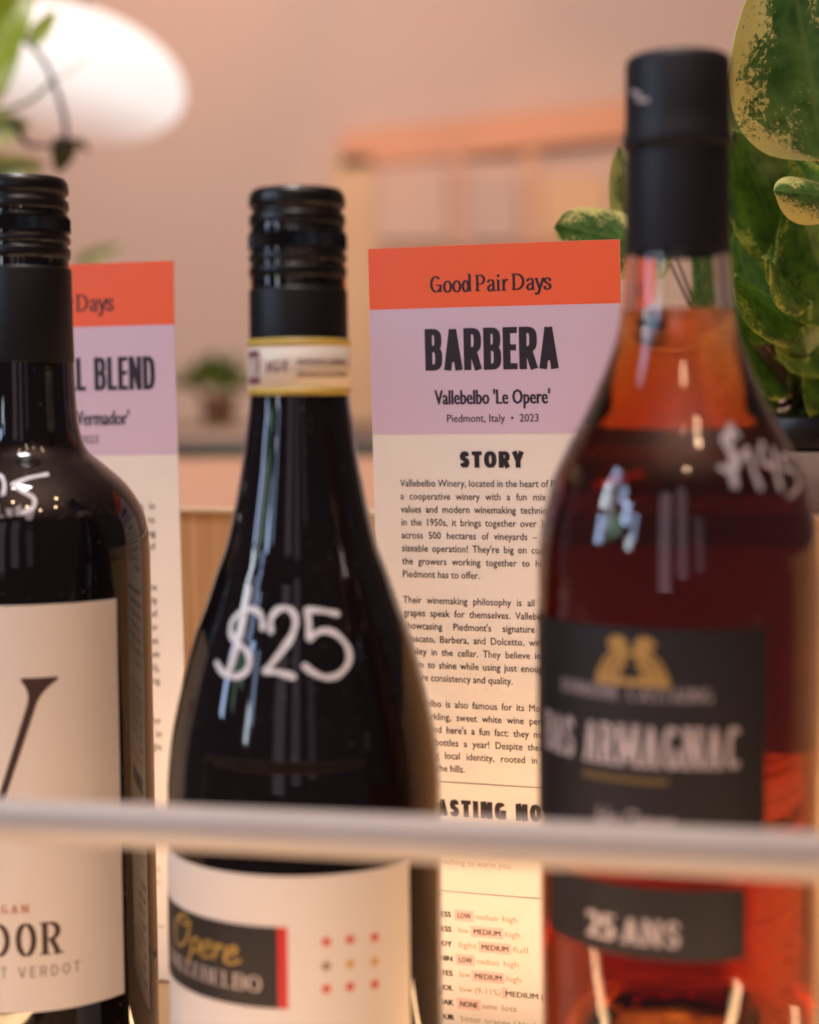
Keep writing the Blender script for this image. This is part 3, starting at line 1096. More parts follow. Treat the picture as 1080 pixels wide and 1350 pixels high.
# ---- right: clear bottle of brandy with black labels
pa = mm([(0, 67.5), (10, 66.5), (17, 59), (23, 36), (29, -8), (32, -22), (34.2, -21), (35.4, -16), (35.6, 20), (36.0, 60), (36.5, 112), (36.7, 150), (36.8, 176.4), (36.0, 188.4), (33.2, 200.4),
         (29.8, 208.4), (24.4, 218.4), (19.8, 228.4), (16.1, 238.4), (14.3, 248.4), (13.4, 262.4), (13.1, 275), (13.0, 292)])
b3 = Bottle(893, 700, 0.42, pa[7:], 'brandy_bottle', 'clear bottle of amber brandy with black labels and tall black stopper', 'bottle')
outer = smooth_prof(pa, 6)
t_ = 0.0026
inner = []
for i, (r_, z_) in enumerate(outer):
    a = outer[max(i - 1, 0)]; c = outer[min(i + 1, len(outer) - 1)]
    dx, dz = c[0] - a[0], c[1] - a[1]
    L2 = math.hypot(dx, dz) or 1
    tt = t_ if z_ > .03 or i > 60 else .004
    rx, rz = r_ - dz / L2 * tt, z_ + dx / L2 * tt
    inner.append((max(rx, 0), rz))
inner = [(r_, z_) for r_, z_ in inner if z_ > 0.006]
inner[0] = (0, inner[0][1])
shell = outer + [(outer[-1][0] - .002, outer[-1][1])] + list(reversed(inner[:-1]))
gl = lathe('glass_body', shell, M['glass'], b3.root, seg=128)
FILL = b3.hit(890, 406)[1]
liq = []
for (r_, z_) in inner:
    if z_ < FILL:
        liq.append((r_ + 0.00008 if r_ > 0 else 0, z_))
rt = liq[-1][0]
liq += [(rt, FILL), (rt - .0012, FILL - .0006), (0, FILL - .0008)]
lathe('brandy', liq, M['brandy'], b3.root, seg=128)
# stopper and sleeve
s0 = b3.hit(890, 330)[1]; s1 = b3.hit(890, 191)[1]; s2 = b3.hit(889, 61)[1]
lathe('sleeve', [(.0131, s0), (.0137, s0), (.0138, s0 + .0004), (.0135, s1 - .001), (.0134, s1 + .0006), (.012, s1 + .0006)], M['stopper_black'], b3.root)
lathe('stopper', [(.012, s1 + .0007), (.0138, s1 + .0007), (.0143, s1 + .0016), (.0143, s1 + .0036), (.0138, s1 + .0052), (.01365, s1 + .010), (.01355, s2 - .0020),
                  (.0131, s2 - .0006), (.0122, s2), (0, s2)], M['stopper_black'], b3.root)
tl3, zt3 = b3.hit(1010, 826)
_, zb3 = b3.hit(1010, 1110)
lab3 = b3.patch('front_label', M['black_paper'], tl3 - R(128), tl3, zb3, zt3, 0.00015, 80, 20)
tc3 = tl3 - R(64)
tl4, zt4 = b3.hit(983, 1170)
_, zb4 = b3.hit(983, 1264)
t4l, _ = b3.hit(727, 1200)
lab4 = b3.patch('age_label', M['black_paper'], t4l, tl4, zb4, zt4, 0.00015, 60, 10)
b3.patch('back_shade_sheet', M['shade_paper'], tc3 + R(180) - R(66), tc3 + R(180) + R(56), zb3 + .012, zt3 + .040, 0.00015, 60, 24)  # unseen sheet added behind the brandy to block light and darken it
nt = M['shade_paper'].node_tree
trl = nt.nodes.new('ShaderNodeBsdfTranslucent')
trl.inputs['Color'].default_value = (0.9, 0.75, 0.7, 1)
msh = nt.nodes.new('ShaderNodeMixShader')
msh.inputs[0].default_value = 0.42
nt.links.new(nt.nodes['Principled BSDF'].outputs[0], msh.inputs[1])
nt.links.new(trl.outputs[0], msh.inputs[2])
nt.links.new(msh.outputs[0], nt.nodes['Material Output'].inputs['Surface'])
r3 = .0365
t0_, z0_ = b3.hit(724, 980); t1_, z1_ = b3.hit(975, 1012)
hA = b3.hit(975, 958)[1] - z1_
ink = Ink()
ink.caps_text('BAS ARMAGNAC', 0, 0, (t1_ - t0_) * r3 * 1.02, hA, .135, .055, gap=.14, serif=.06, align='l')
b3.wrap('title_lettering', ink, M['silver_ink'], t0_ - .02, z1_, 0.00032, lab3)
t0_, z0_ = b3.hit(743, 915); t1_, z1_ = b3.hit(940, 926)
hA = b3.hit(940, 908)[1] - z1_
ink = Ink()
ink.caps_text('DOMAINE CASTAING', 0, 0, (t1_ - t0_) * r3, hA, .16, .08, gap=.16, serif=.06, align='l')
b3.wrap('maker_lettering', ink, M['dim_ink'], t0_, z1_, 0.00032, lab3)
# gold crest: two rearing beasts facing each other over a plinth
ink = Ink()
beast = [(-.095, -.2), (-.085, .15), (-.07, .42), (-.05, .62), (-.062, .80), (-.05, .95), (-.032, 1.0), (-.018, .93), (-.008, .80), (-.016, .72), (-.004, .62),
         (.004, .52), (-.012, .50), (-.02, .42), (-.012, .30), (-.022, .22), (-.03, .08), (-.02, -.02), (-.03, -.2)]
te, ze = b3.hit(833, 893)
te0, _ = b3.hit(782, 893); te1, _ = b3.hit(882, 893)
he = b3.hit(833, 838)[1] - ze
kk = (te1 - te0) * r3 / 0.19
for sg in (-1, 1):
    pts = [(sg * (x + .002) * kk * -1 * -1, y * he) for x, y in beast]
    if sg > 0: pts = pts[::-1]
    ink.poly(pts)
ink.stroke([(-.085 * kk, -.1 * he), (.085 * kk, -.1 * he)], he * .16, fine=.001)
cr = b3.wrap('crest', ink, M['gold'], te, ze, 0.00060, lab3)
ink = Ink()
for sg in (-1, 1):
    for ln in ([(.070, .10), (.058, .38), (.040, .52)], [(.046, .02), (.040, .28), (.026, .40)], [(.048, .70), (.036, .66)], [(.060, .55), (.050, .70)], [(.028, .06), (.020, .20)]):
        ink.stroke([(sg * x * kk, y * he) for x, y in ln], .0004)
b3.wrap('crest_lines', ink, M['black_paper'], te, ze, 0.00066, lab3)
tq0, zq = b3.hit(770, 1018); tq1, _ = b3.hit(882, 1024)
ink = Ink()
ink.stroke([(0, 0), ((tq1 - tq0) * r3, 0)], 0.0016, fine=.001)
b3.wrap('gold_rule', ink, M['dull_gold'], tq0, zq, 0.00032, lab3)
tq0, zq = b3.hit(785, 1085)
ink = Ink()
ink.font('Jules Clement', 0, 0, .007, width=.021, shear=.4, bold=.015)
b3.wrap('signature', ink, M['dim_ink'], tq0, zq, 0.00032, lab3)
tq0, zq = b3.hit(775, 1228); tq1, _ = b3.hit(896, 1238)
ink = Ink()
hN = b3.hit(890, 1206)[1] - b3.hit(890, 1240)[1]
ink.font('25', 0, 0, hN * 1.45, width=(tq1 - tq0) * r3 * .33, bold=.05)
ink.caps_text('ANS', (tq1 - tq0) * r3 * .42, 0, (tq1 - tq0) * r3 * .58, hN, .2, .10, gap=.14, serif=.06, align='l')
b3.wrap('age_lettering', ink, M['silver_ink'], tq0, zq - .0006, 0.00032, lab4)
b3.paint('price', [[(972, 574), (962, 566), (953, 580), (962, 594), (972, 606), (966, 622), (950, 616)], [(962, 560), (963, 600), (968, 640)],
                   [(983, 592), (992, 618), (1002, 644)], [(984, 592), (979, 602)],
                   [(1003, 584), (1002, 606), (1020, 616)], [(1017, 592), (1022, 620), (1028, 646)],
                   [(1044, 606), (1030, 600), (1032, 618)], [(1032, 618), (1046, 622), (1052, 640), (1040, 654)]], 0.0014, M['dull_paint'])


b3.paint('embossed_mark', [[(838, 121), (847, 125)], [(845, 132), (857, 133)]], 0.0011, M['dull_paint'], off=.0010)
# disc lamp added under the brandy bottle to make its foot glow
l = bpy.data.lights.new('added_foot_light', 'AREA')
l.shape = 'DISK'
l.size = 0.042
l.energy = 0.5
l.color = (1.0, 0.50, 0.14)
o = bpy.data.objects.new('added_foot_light', l)
o.location = (b3.o.x, b3.o.y, 0.004)
o.rotation_euler = (math.pi, 0, 0)
col.objects.link(o)
back_ = Vector((b3.o.x, b3.o.y + 0.050, 0.012))
area('strip_light', back_, (b3.o.x, b3.o.y + 0.02, 0.12), 0.06, 0.012, 0.16, (1.0, 0.55, 0.2))  # short extra strip added behind the bottle to brighten the brandy

# ---------------------------------------------------------------- tasting cards
def card(TL, TR, BLpx, BLy, YB, wd, label, lines, name='tasting_card'):
    """TL/TR: world points of the top corners"""
    X = (TR - TL).normalized()
    BL = P(BLpx, BLy, YB)
    D = (BL - TL)
    Z = X.cross(D).normalized() * -1
    Z = X.cross(-D).normalized()             # towards the reader
    if Z.y > 0: Z = -Z
    U = Z.cross(X).normalized()
    Wd = (TR - TL).length
    root = empty(name, TL, label, 'card')
    m = Matrix((X, U, Z)).transposed().to_4x4()
    m.translation = TL
    root.matrix_world = m
    # height until the shelf floor
    Hh = (TL.z - 0.001) / max(0.2, U.z)
    k = Wd / 332.0                            # metres per photo pixel on the card
    NX, NY = 4, 30
    V, Fc = [], []
    def slab(nm, y0, y1, z0, z1, mt, ny, e=0.00005):
        V, Fc = [], []
        nx = 28
        for zz_ in (z1, z0):
            for j in range(ny + 1):
                for i in range(nx + 1):
                    V.append((e + (Wd - 2 * e) * i / nx, y0 + (y1 - y0) * j / ny, zz_))
        K = (nx + 1) * (ny + 1)
        g = lambda i, j, q=0: q * K + j * (nx + 1) + i
        for j in range(ny):
            for i in range(nx):
                Fc.append((g(i, j), g(i + 1, j), g(i + 1, j + 1), g(i, j + 1)))
                Fc.append((g(i, j, 1), g(i, j + 1, 1), g(i + 1, j + 1, 1), g(i + 1, j, 1)))
        for i in range(nx):
            Fc.append((g(i, 0), g(i, 0, 1), g(i + 1, 0, 1), g(i + 1, 0)))
            Fc.append((g(i, ny), g(i + 1, ny), g(i + 1, ny, 1), g(i, ny, 1)))
        for j in range(ny):
            Fc.append((g(0, j), g(0, j + 1), g(0, j + 1, 1), g(0, j, 1)))
            Fc.append((g(nx, j), g(nx, j, 1), g(nx, j + 1, 1), g(nx, j + 1)))
        return mesh(nm, V, Fc, mt, root)
    slab('sheet', -Hh, 0, -0.0005, 0, M['paper'], 50, 0)
    slab('header_band', -80 * k, -0.00005, 0.00002, 0.00008, M['red_print'], 14)
    slab('title_band', -243 * k, -80.2 * k, 0.00002, 0.00008, M['lilac_print'], 28)
    o = 0.00012
    cx = Wd / 2

    def put(nm, ink, mt):
        ink.flat(nm, M[mt], root, o)
    ink = Ink(); ink.serif_line('Good Pair Days', cx + (lines.get('gx', 0) - 1) * k, -60 * k, 160 * k, 21 * k, .165, .07); put('shop_lettering', ink, 'ink')
    ink = Ink(); ink.caps_text(lines['title'], cx - 2 * k + lines.get('dx', 0) * k * .5, -161 * k, lines['tw'] * k, lines['tt'] * k, lines['tk'], lines['th'], gap=.05, e=3.2,
                               widths=dict(A=.54, B=.52, E=.42, R=.53, L=.42, N=.55, D=.52, I=.25, S=.5, T=.5, M=.7)); put('title_lettering', ink, 'ink')
    ink = Ink(); ink.font(lines['sub'], cx - 2 * k + lines.get('dx', 0) * k, -205 * k, 27 * k, width=lines['sw'] * k, align='c', bold=.028); put('subtitle_lettering', ink, 'ink')
    ink = Ink(); ink.font(lines['origin'], cx - 2 * k, -228 * k, 14.5 * k, width=122 * k, align='c', bold=.012); put('origin_lettering', ink, 'body_ink')
    ink = Ink(); ink.caps_text('STORY', cx - 4 * k, -287 * k, 85 * k, 21 * k, .315, .235, gap=.11, e=2.4); put('heading_lettering', ink, 'ink')
    y = -312
    for para in lines['story']:
        ink = Ink()
        for i, t in enumerate(para):
            last = i == len(para) - 1
            ink.font(t, 37 * k, y * k, 13.3 * k, width=None if last else lines.get('bw', 249) * k, justify=not last, sx=lines.get('fs', .88), bold=.006)
            y -= 17.1
        put('story_lettering', ink, 'body_ink')
        y -= 17.1
    y = lines['rule']
    ink = Ink(); ink.stroke([(38 * k, y * k), (294 * k, y * k)], .9 * k, fine=.004); put('rule', ink, 'body_ink')
    ink = Ink(); ink.caps_text('TASTING NOTES', cx - 4 * k, (y - 46) * k, 205 * k, 23 * k, .315, .235, gap=.11, e=2.4, widths={'I': .3}); put('heading_lettering', ink, 'ink')
    ink = Ink()
    for i, t in enumerate(lines['notes']):
        ink.font(t, 41 * k, (y - 76 - 17.1 * i) * k, 13 * k, width=250 * k if i < len(lines['notes']) - 1 else None, justify=i < len(lines['notes']) - 1, sx=.86)
    put('notes_lettering', ink, 'pale_ink')
    y2 = y - 147
    ink = Ink(); ink.stroke([(38 * k, y2 * k), (294 * k, y2 * k)], .9 * k, fine=.004); put('rule', ink, 'body_ink')
    rows = [('SWEETNESS', ['LOW*', 'medium', 'high']), ('TARTNESS', ['low', 'MEDIUM*', 'high']), ('BODY', ['light', 'MEDIUM*', 'full']), ('TANNIN', ['LOW*', 'medium', 'high']),
            ('TASTES', ['low', 'MEDIUM*', 'high']), ('ALCOHOL', ['low (9-11%)', 'MEDIUM (12-14%)*', 'high']), ('OAK', ['NONE*', 'some', 'lots']),
            ('FLAVOUR', ['bitter orange / black cherry'])]
    dark, pale, hl, head = Ink(), Ink(), Ink(), Ink()
    yy = y2 - 35
    for hname, opts in rows:
        head.font(hname, 91 * k, yy * k, 10.5 * k, align='r', bold=.05)
        x = 100
        for op in opts:
            sel = op.endswith('*')
            t = op.rstrip('*')
            wpx = len(t) * (6.1 if sel else 5.1)
            (dark if sel else pale).font(t, x * k, yy * k, (10.5 if sel else 11.5) * k, width=wpx * k, bold=.02 if sel else 0)
            if sel:
                hl.poly([((x - 4) * k, (yy - 4) * k), ((x + wpx + 4) * k, (yy - 4) * k), ((x + wpx + 4) * k, (yy + 11) * k), ((x - 4) * k, (yy + 11) * k)], 0)
            x += wpx + 6
        yy -= 20
    head.flat('row_lettering', M['ink'], root, o)
    hl.flat('highlight_marks', M['pink_ink'], root, o - .00008)
    dark.flat('choice_lettering', M['body_ink'], root, o)
    pale.flat('option_lettering', M['pale_ink'], root, o)
    # the sheet stands a touch askew
    Dl = Matrix((X, U, Z)) @ (BL - TL)
    sh_ = Dl.x / Dl.y
    for ch in root.children:
        for v in ch.data.vertices:
            v.co.z += 0.0016 * (1 - (2 * v.co.x / Wd - 1) ** 2) + 0.0012 * math.sin(-v.co.y / Hh * math.pi) - 0.0009 * max(0, 1 + v.co.y / .04) ** 2 * (v.co.x / Wd)
            v.co.x += sh_ * v.co.y
    return root


story1 = [["Vallebelbo Winery, located in the heart of Piedmont,", "a cooperative winery with a fun mix of classic", "values and modern winemaking techniques. Begun",
           "in the 1950s, it brings together over 160 growers", "across 500 hectares of vineyards \u2013 making it a", "sizeable operation! They're big on community and",
           "the growers working together to highlight what", "Piedmont has to offer."],
          ["Their winemaking philosophy is all about letting", "grapes speak for themselves. Vallebelbo is proud", "showcasing Piedmont's signature wines like",
           "Moscato, Barbera, and Dolcetto, with a focus on", "quality in the cellar. They believe in giving room", "room to shine while using just enough to make it",
           "ensure consistency and quality."],
          ["Vallebelbo is also famous for its Moscato and for", "its sparkling, sweet white wine perfect to begin", "with. And here's a fun fact: they make over two",
           "million bottles a year! Despite their size, it has", "a strong local identity, rooted in the soil and", "spirit of the hills."]]
TL = P(485, 328, 0.607); TR = P(817, 315, 0.580)
card(TL, TR, 514, 1330, 0.606, .099, 'tasting card headed Barbera standing between the middle bottle and the brandy bottle',
     dict(title='BARBERA', tw=176, tk=.185, th=.145, tt=54, sub="Vallebelbo 'Le Opere'", sw=152, origin='Piedmont, Italy  \u2022  2023', story=story1, rule=-702,
          notes=['Bright red cherry and plum with a soft, juicy', 'finish, made for pasta nights and for when you', 'need something to warm you.']))
story2 = [["Bodegas Pinoso is one of the first cooperators in", "the region to take an organic approach to", "growing and they are proud to do everything",
           "by hand. The vines sit on the high slopes of", "Alicante in a sunny, dry country."],
          ["The team has been working this land since one", "family pressed its first grapes and slowly", "built a cellar out of stone, a place full of",
           "life and good humour, where the wines are for", "sharing. Their vineyards grow Monastrell that", "has deep roots and thick skins, and the sun",
           "ripens it slowly (very slowly, they insist),", "with cool nights, old vines and long evening", "breezes from the sea and the hills, and"],
          ["the blend is rounded out by Petit Verdot, for", "colour, spice and a good firm backbone in", "every glass of it, soft and still bright",
           "on the", ]]
TL2 = P(-82, 356, 0.693); TR2 = P(228, 343, 0.664)
card(TL2, TR2, -50, 1200, 0.690, .099, "tasting card headed 'LL BLEND' partly hidden behind the left bottle",
     dict(title='MONASTRELL BLEND', tw=272, tk=.155, th=.13, gx=6, tt=42, sub="Bodegas Pinoso 'Vermador'", sw=190, bw=262, dx=9, origin='Alicante, Spain  \u2022  2023', story=story2, rule=-702,
          notes=['Dark berries, violets and a little pepper, with', 'a velvety middle and a long, savoury ending for', 'slow suppers.']))


# ---------------------------------------------------------------- leaves and plants
def leaf(parent, base, tip, side, width, m, cup=0.25, curl=0.15, name='leaf', thick=0.00035, nu=18, nv=10, blunt=0.62):
    """base, tip, side: world points / direction; side = direction of the leaf's right half; positive cup folds edges along the normal"""
    base, tip = Vector(base), Vector(tip)
    ax = tip - base
    Ln = ax.length
    ax.normalize()
    sd = Vector(side)
    sd = (sd - ax * sd.dot(ax)).normalized()
    nm = sd.cross(ax).normalized()
    V, Fc, uv = [], [], []
    ph = random.uniform(0, 6)
    for i in range(nu + 1):
        u = i / nu
        hw = width / 2 * (math.sin(math.pi * u ** blunt) ** 0.62 if 0 < u < 1 else 0.0)
        hw = max(hw, width * 0.012)
        for j in range(nv + 1):
            v = j / nv * 2 - 1
            wav = 0.050 * width * math.sin(u * 7 + ph + v * 2) * abs(v)
            h = cup * hw * (v * v) * 1.6 - curl * Ln * (u * u) + wav - 0.03 * width * math.exp(-(v / .12) ** 2)
            p = base + ax * (Ln * u) + sd * (hw * v * (1 - 0.18 * abs(cup) * v * v)) + nm * h
            V.append(p)
            uv.append((u, (v + 1) / 2))
    for i in range(nu):
        for j in range(nv):
            a = i * (nv + 1) + j
            Fc.append((a, a + 1, a + nv + 2, a + nv + 1))
    inv = Matrix.Translation(-parent.location) if parent else Matrix()
    o = mesh(name, [inv @ p for p in V], Fc, m, parent, smooth=True, uv=uv)
    s = o.modifiers.new('thickness', 'SOLIDIFY')
    s.thickness = thick
    ss = o.modifiers.new('smooth', 'SUBSURF')
    ss.levels = ss.render_levels = 1
    return o


def stem(parent, pts, r0, r1, m, name='stem'):
    pts = catmull([tuple(p) for p in pts], 6)
    n = len(pts)
    loc = parent.location
    return tube(name, [Vector(p) - loc for p in pts], [r0 + (r1 - r0) * i / (n - 1) for i in range(n)], m, parent)


pc = P(1105, 548, 0.705)
pot = empty('potted_plant', (pc.x, pc.y, zl), 'variegated leafy plant in a black plastic pot at the right edge', 'plant')
zr = P(1050, 549, 0.66).z - zl
z5 = P(1050, 597, 0.655).z - zl
RP = 0.050
cache = empty('pot_tray', (pc.x, pc.y, zl), 'pale grey concrete planter holding the black plant pot at the right edge', 'planter')
ctag = lathe('outer_shell', [(0, 0.0005), (RP - .004, 0.0005), (RP - .001, .002), (RP + .0005, z5 - .0015), (RP - .0005, z5), (RP - .004, z5), (RP - .006, z5 - .003), (RP - .009, .004), (0, .004)],
             M['concrete'], cache, seg=96)
pr = RP - .0065
lathe('pot', [(0, .0045), (pr - .006, .0045), (pr - .0045, z5), (pr + .0038, z5 + .0012), (pr + .0042, z5 + .002), (pr + .0046, zr - .001), (pr + .004, zr), (pr + .002, zr), (pr + .001, zr - .002), (pr - .002, zr - .0035), (0, zr - .0035)],
      M['pot_black'], pot, seg=96)
# soil and moss
V, Fc = [(0, 0, zr - .002)], []
for ring in range(1, 7):
    for k in range(36):
        a = 2 * math.pi * k / 36
        rr = (pr - .0005) * ring / 6
        V.append((rr * math.sin(a), -rr * math.cos(a), zr - .0025 + random.uniform(0, .003)))
for k in range(36):
    Fc.append((0, 1 + k, 1 + (k + 1) % 36))
    for ring in range(5):
        a = 1 + ring * 36 + k; b = 1 + ring * 36 + (k + 1) % 36
        Fc.append((a, a + 36, b + 36, b))
mesh('soil', V, Fc, M['soil'], pot, smooth=True)
V, Fc = [], []
for k in range(700):
    a = random.uniform(-1.4, .9); rr = (pr - .001) * math.sqrt(random.uniform(.5, 1))
    p = Vector((rr * math.sin(a), -rr * math.cos(a), zr - .001))
    hgt = random.uniform(.0015, .0055)
    dx, dy = random.uniform(-.002, .002), random.uniform(-.002, .002)
    n0 = len(V)
    V += [p + Vector((-.0004, 0, 0)), p + Vector((.0004, 0, 0)), p + Vector((dx, dy, hgt))]
    Fc.append((n0, n0 + 1, n0 + 2))
tag(mesh('moss', V, Fc, M['moss'], pot), kind='stuff')

CX = Vector((1, 0, 0))
crown = P(1072, 545, 0.70)
G, VG, PL = M['leaf_green'], M['leaf_variegated'], M['leaf_pale']
# the large leaf at the top right
def LF(bp, bY, tp, tY, w_px, m, side=(1, 0, 0), cup=.2, curl=.1, blunt=.62, st=True):
    b_, t_p = P(*bp, bY), P(*tp, tY)
    s_ = (bY + tY) / 2
    o = leaf(pot, b_, t_p, side, w_px * s_ / F, m, cup, curl, blunt=blunt)
    if st:
        c0 = crown + Vector((random.uniform(-.008, .008), random.uniform(-.01, .01), 0))
        mid = c0.lerp(b_, .5) + Vector((random.uniform(-.004, .004), .004, .004))
        stem(pot, [c0, mid, b_], .0019, .0013, M['stem_green'] if random.random() < .6 else M['stem_brown'])
    return o


LF((1088, 212), .600, (1040, -75), .585, 225, VG, side=(1, -.1, .1), cup=.12, curl=.04, blunt=.72)
LF((1124, 262), .610, (1026, 250), .585, 72, VG, side=(.1, -.3, -1), cup=.35, curl=-.05, blunt=1.0)
LF((1040, 345), .645, (975, 175), .625, 120, G, side=(1, .1, .4), cup=.15, curl=.1, blunt=.85)
LF((1078, 350), .640, (1000, 190), .645, 150, G, side=(1, .1, .5), cup=.1, curl=.08, blunt=.8)
LF((1058, 430), .640, (952, 378), .610, 100, G, side=(.4, -.3, -1), cup=.2, curl=.1, blunt=.8)
LF((1110, 430), .635, (1050, 262), .615, 130, G, side=(1, -.2, .3), cup=.2, curl=.06, blunt=.8)
LF((1065, 470), .650, (1040, 350), .630, 100, G, side=(1, .2, .2), cup=.3, curl=.08, blunt=.8)
LF((1012, 455), .655, (968, 310), .650, 90, G, side=(1, -.2, .3), cup=.25, curl=.1, blunt=.8)
LF((1090, 500), .66, (1076, 350), .655, 150, G, side=(1, .1, 0), cup=.15, curl=.06, blunt=.8)
LF((1040, 520), .665, (950, 425), .65, 80, G, side=(.5, -.2, -.9), cup=.2, curl=.1, blunt=.8)
LF((1005, 270), .68, (962, 95), .67, 80, PL, side=(1, 0, .1), cup=.2, curl=.1, blunt=.85)
LF((1130, 220), .64, (1104, 90), .62, 120, VG, side=(1, .1, 0), cup=.2, curl=.05, blunt=.8)
LF((1100, 335), .66, (1060, 215), .665, 130, G, side=(1, .2, .1), cup=.2, blunt=.8)
LF((1040, 320), .69, (995, 190), .69, 120, G, side=(1, .2, .1), cup=.2, blunt=.8)
LF((1030, 430), .69, (985, 290), .69, 120, G, side=(1, .2, .1), cup=.2, blunt=.8)
LF((1090, 420), .69, (1060, 290), .69, 120, G, side=(1, .2, .1), cup=.2, blunt=.8)
LF((1030, 535), .68, (952, 470), .67, 70, G, side=(.5, -.2, -.9), cup=.2, curl=.1, blunt=.85)
LF((1060, 530), .70, (1030, 400), .70, 110, G, side=(1, .2, .1), cup=.2, blunt=.8)
LF((1000, 520), .70, (955, 380), .70, 90, G, side=(1, .3, .1), cup=.25, blunt=.85)
LF((1010, 380), .70, (960, 240), .70, 100, G, side=(1, .1, .2), cup=.15, blunt=.8)
LF((1095, 250), .70, (1075, 90), .70, 130, G, side=(1, .1, .2), cup=.15, blunt=.8)
LF((1000, 220), .705, (975, 120), .705, 60, G, side=(1, .1, .2), cup=.15, blunt=.8)
LF((1120, 560), .67, (1085, 450), .66, 110, G, side=(1, .1, .2), cup=.15, blunt=.8)
LF((1068, 400), .62, (1000, 352), .60, 60, G, side=(.4, -.6, -1), cup=.5, curl=.15, blunt=.8)
# two leaves between card and brandy neck
LF((880, 332), .655, (732, 296), .640, 112, M['leaf_variegated'], side=(.3, -.3, -1), cup=.15, curl=.0, blunt=.95)
LF((842, 330), .675, (818, 192), .670, 70, PL, side=(1, .2, .2), cup=.2, curl=.05)
for (a, b, c, r_) in (((1000, 545), (985, 500), (955, 455), .0013), ((1050, 545), (1035, 480), (1000, 440), .0017), ((1068, 545), (1052, 470), (1060, 400), .0022), ((1078, 548), (1088, 470), (1075, 380), .0024),
                      ((990, 548), (1003, 515), (985, 490), .0009), ((1040, 547), (1060, 500), (1020, 470), .0014)):
    stem(pot, [P(*a, .69), P(*b, .68), P(*c, .665)], r_, r_ * .8, random.choice([M['stem_green'], M['stem_brown']]))

# trailing plant, upper left, out of focus
vy = 1.12
vp = P(-60, 60, vy)
vine = empty('trailing_plant', vp, 'blurred trailing plant with thin dark stems at the upper left corner', 'plant')
S1 = [P(-40, 10, vy), P(20, 44, vy), P(52, 72, vy), P(70, 106, vy), P(84, 150, vy), P(88, 185, vy)]
stem(vine, S1, .0014, .0019, M['vine_stem'])
stem(vine, [P(70, 106, vy), P(40, 132, vy), P(0, 146, vy), P(-60, 150, vy)], .0015, .0014, M['stem_green'])
stem(vine, [P(70, 106, vy), P(95, 92, vy), P(118, 74, vy)], .0006, .0003, M['vine_stem'])
stem(vine, [P(20, 160, vy), P(32, 186, vy), P(50, 192, vy), P(88, 190, vy)], .0028, .001, M['vine_stem'])
for (bp, tp, w_, m, dy) in (((-30, 90), (45, -40), 70, 'leaf_vine', -.05), ((-40, 150), (30, 10), 60, 'leaf_vine', .04), ((88, 183), (76, 225), 34, 'leaf_dark', 0), ((88, 183), (118, 196), 30, 'leaf_dark', .01),
                            ((-40, 180), (40, 160), 55, 'leaf_pale', .12), ((-50, 240), (60, 215), 60, 'leaf_pale', .16), ((100, 352), (160, 322), 24, 'leaf_pale', .9), ((40, 60), (75, 10), 26, 'leaf_vine', .05)):
    Yb = vy + dy
    leaf(vine, P(*bp, Yb), P(*tp, Yb + .02), (1, .3, -.3), w_ * Yb / F, M[m], .2, .1)

# ---------------------------------------------------------------- far, out of focus
lp = P(92, 96, 2.3)
lamp = empty('pendant_lamp', lp, 'large glowing white pendant lamp shade, out of focus at the upper left', 'lamp')
a_, b_ = .165, .093
pro = [(a_ * math.cos(t) if abs(t) < math.pi / 2 - .01 else 0, b_ * math.sin(t)) for t in [-math.pi / 2 + math.pi * i / 24 for i in range(25)]]
shade = lathe('lamp_shade', pro, M['lamp_glow'], lamp, seg=64)
lamp.rotation_euler = (R(6), R(14), 0)
tube('cord', [(0, 0, b_ - .002), (0, 0, .6), (0, 0, 1.4)], .004, M['cord'], lamp)

# orange shelving on the far wall
Yw = 4.165
def WB(px0, py0, px1, py1, Y0, Y1):
    a, b = P(px0, py1, Y0), P(px1, py0, Y0)
    return (a.x, Y0, a.z), (b.x, Y1, b.z)


cab = empty('wall_cabinet', (0, 4.1, 0), 'orange open shelving on the far wall, out of focus behind the barbera card', 'shelving')


def cabbox(nm, px0, py0, px1, py1, m, Y0=Yw, Y1=4.19, tilt=0):
    lo, hi = WB(px0, py0, px1, py1, Y0, Y1)
    V, Fc = box_vf((lo[0], lo[1] - 4.1, lo[2]), (hi[0], hi[1] - 4.1, hi[2]))
    if tilt:
        V = [(x, y, z + (x - lo[0]) * tilt) for x, y, z in V]
    return mesh(nm, V, Fc, m, cab)


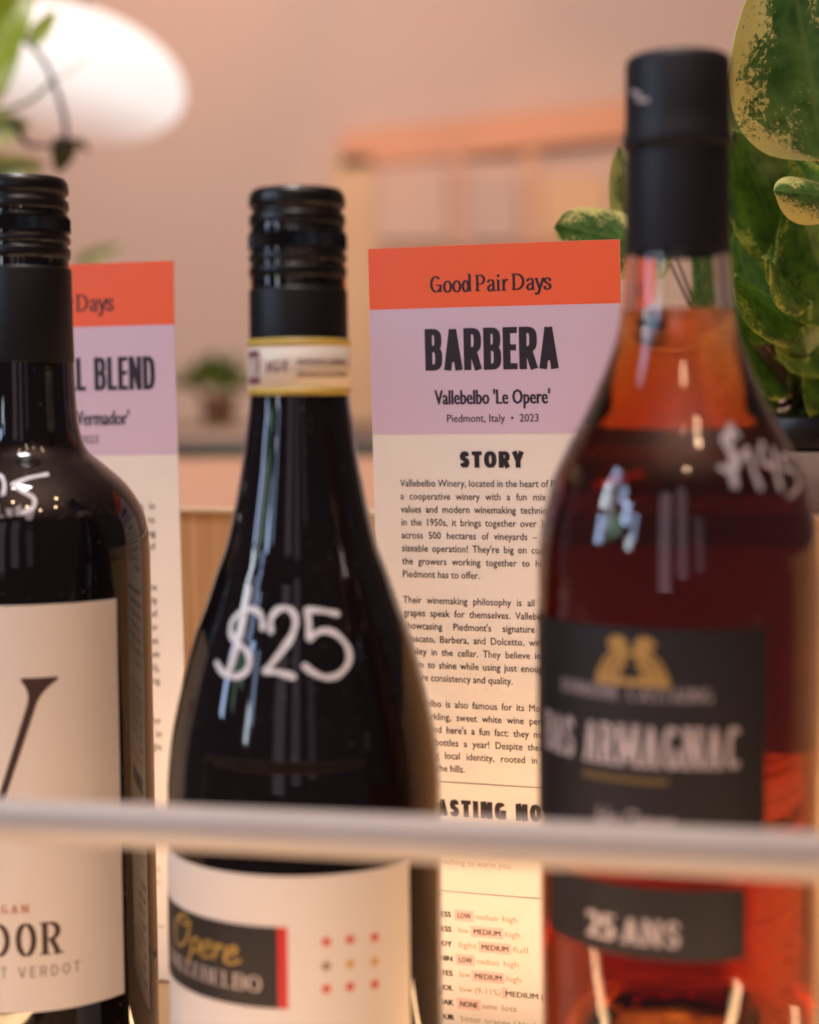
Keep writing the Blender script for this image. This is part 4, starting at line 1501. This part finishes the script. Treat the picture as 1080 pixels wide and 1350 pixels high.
cabbox('top_beam', 450, 168, 1300, 222, M['orange'], tilt=.10)
cabbox('side_board', 440, 206, 490, 560, M['tan_wood'])
cabbox('back_board', 492, 206, 1300, 560, M['pink_panel'], 4.175, 4.187)
cabbox('divider', 598, 206, 612, 560, M['salmon'])
cabbox('divider', 690, 200, 712, 560, M['salmon'])
cabbox('shelf', 492, 320, 1300, 334, M['salmon'])
for (x0, y0, x1, y1, m, lbl) in ((500, 222, 590, 318, 'pink_panel', 'pinkish box on the left end of the orange shelving'), (620, 230, 684, 318, 'mauve_panel', 'mauve box in the middle of the orange shelving'),
                            (716, 236, 800, 318, 'amber_glow', 'amber block standing in for a warm glow near the brandy stopper on the orange shelving')):  # the amber one is a warm glow put into a box's colour
    lo, hi = WB(x0, y0, x1, y1, 4.155, 4.173)
    o = box('storage_box', (lo[0], lo[1], lo[2]), hi, M[m], bevel=.004)
    tag(o, lbl, 'box')
# bench with green back, plants on it
lo, hi = WB(-500, 574, 1500, 760, 2.75, 2.95)
bench = empty('bench', (0, 2.85, 0), 'long dark green bench beyond the counter, out of focus', 'bench')
V, Fc = box_vf((lo[0], lo[1] - 2.85, lo[2]), (hi[0], hi[1] - 2.85, hi[2]))
mesh('bench_back', V, Fc, M['teal'], bench)
lo2, hi2 = WB(-500, 548, 1500, 573, 2.78, 2.93)
V, Fc = box_vf((lo2[0], lo2[1] - 2.85, lo2[2]), (hi2[0], hi2[1] - 2.85, hi2[2]))
mesh('top_board', V, Fc, M['olive_wood'], bench)
for (px, py, h_, lbl) in ((288, 545, .105, 'small bushy potted plant on the bench between the left card and the middle bottle'),):
    bp = P(px, py, 2.85)
    bp.z = hi2[2]
    pp = empty('potted_plant', bp, lbl, 'plant')
    lathe('pot', [(0, 0), (.026, 0), (.034, .05), (.036, .052), (.031, .052), (.03, .045), (0, .045)], M['terracotta'], pp, seg=24)
    for k in range(46):
        a = random.uniform(0, 6.28)
        b_0 = bp + Vector((math.cos(a) * .012, math.sin(a) * .012, .05))
        e_ = random.uniform(.3, 1.4)
        l_ = random.uniform(.03, h_)
        mid = b_0 + Vector((math.cos(a) * math.cos(e_), math.sin(a) * math.cos(e_), math.sin(e_))) * l_ * .5
        leaf(pp, mid, mid + Vector((math.cos(a) * math.cos(e_), math.sin(a) * math.cos(e_), math.sin(e_) * .8)) * .045,
             (-math.sin(a), math.cos(a), .2), .026, M[random.choice(['leaf_vine', 'leaf_dark', 'leaf_green'])], .2, .2, nu=5, nv=3)

# ---------------------------------------------------------------- repeats share a group
for o in list(sc.objects):
    if o.parent is None and o.get('label'):
        g = {'bottle': 'bottles in the front row of the shelf', 'card': 'tasting cards behind the bottles',
             'box': 'boxes on the orange shelving'}.get(o.get('category'))
        if g:
            o['group'] = g
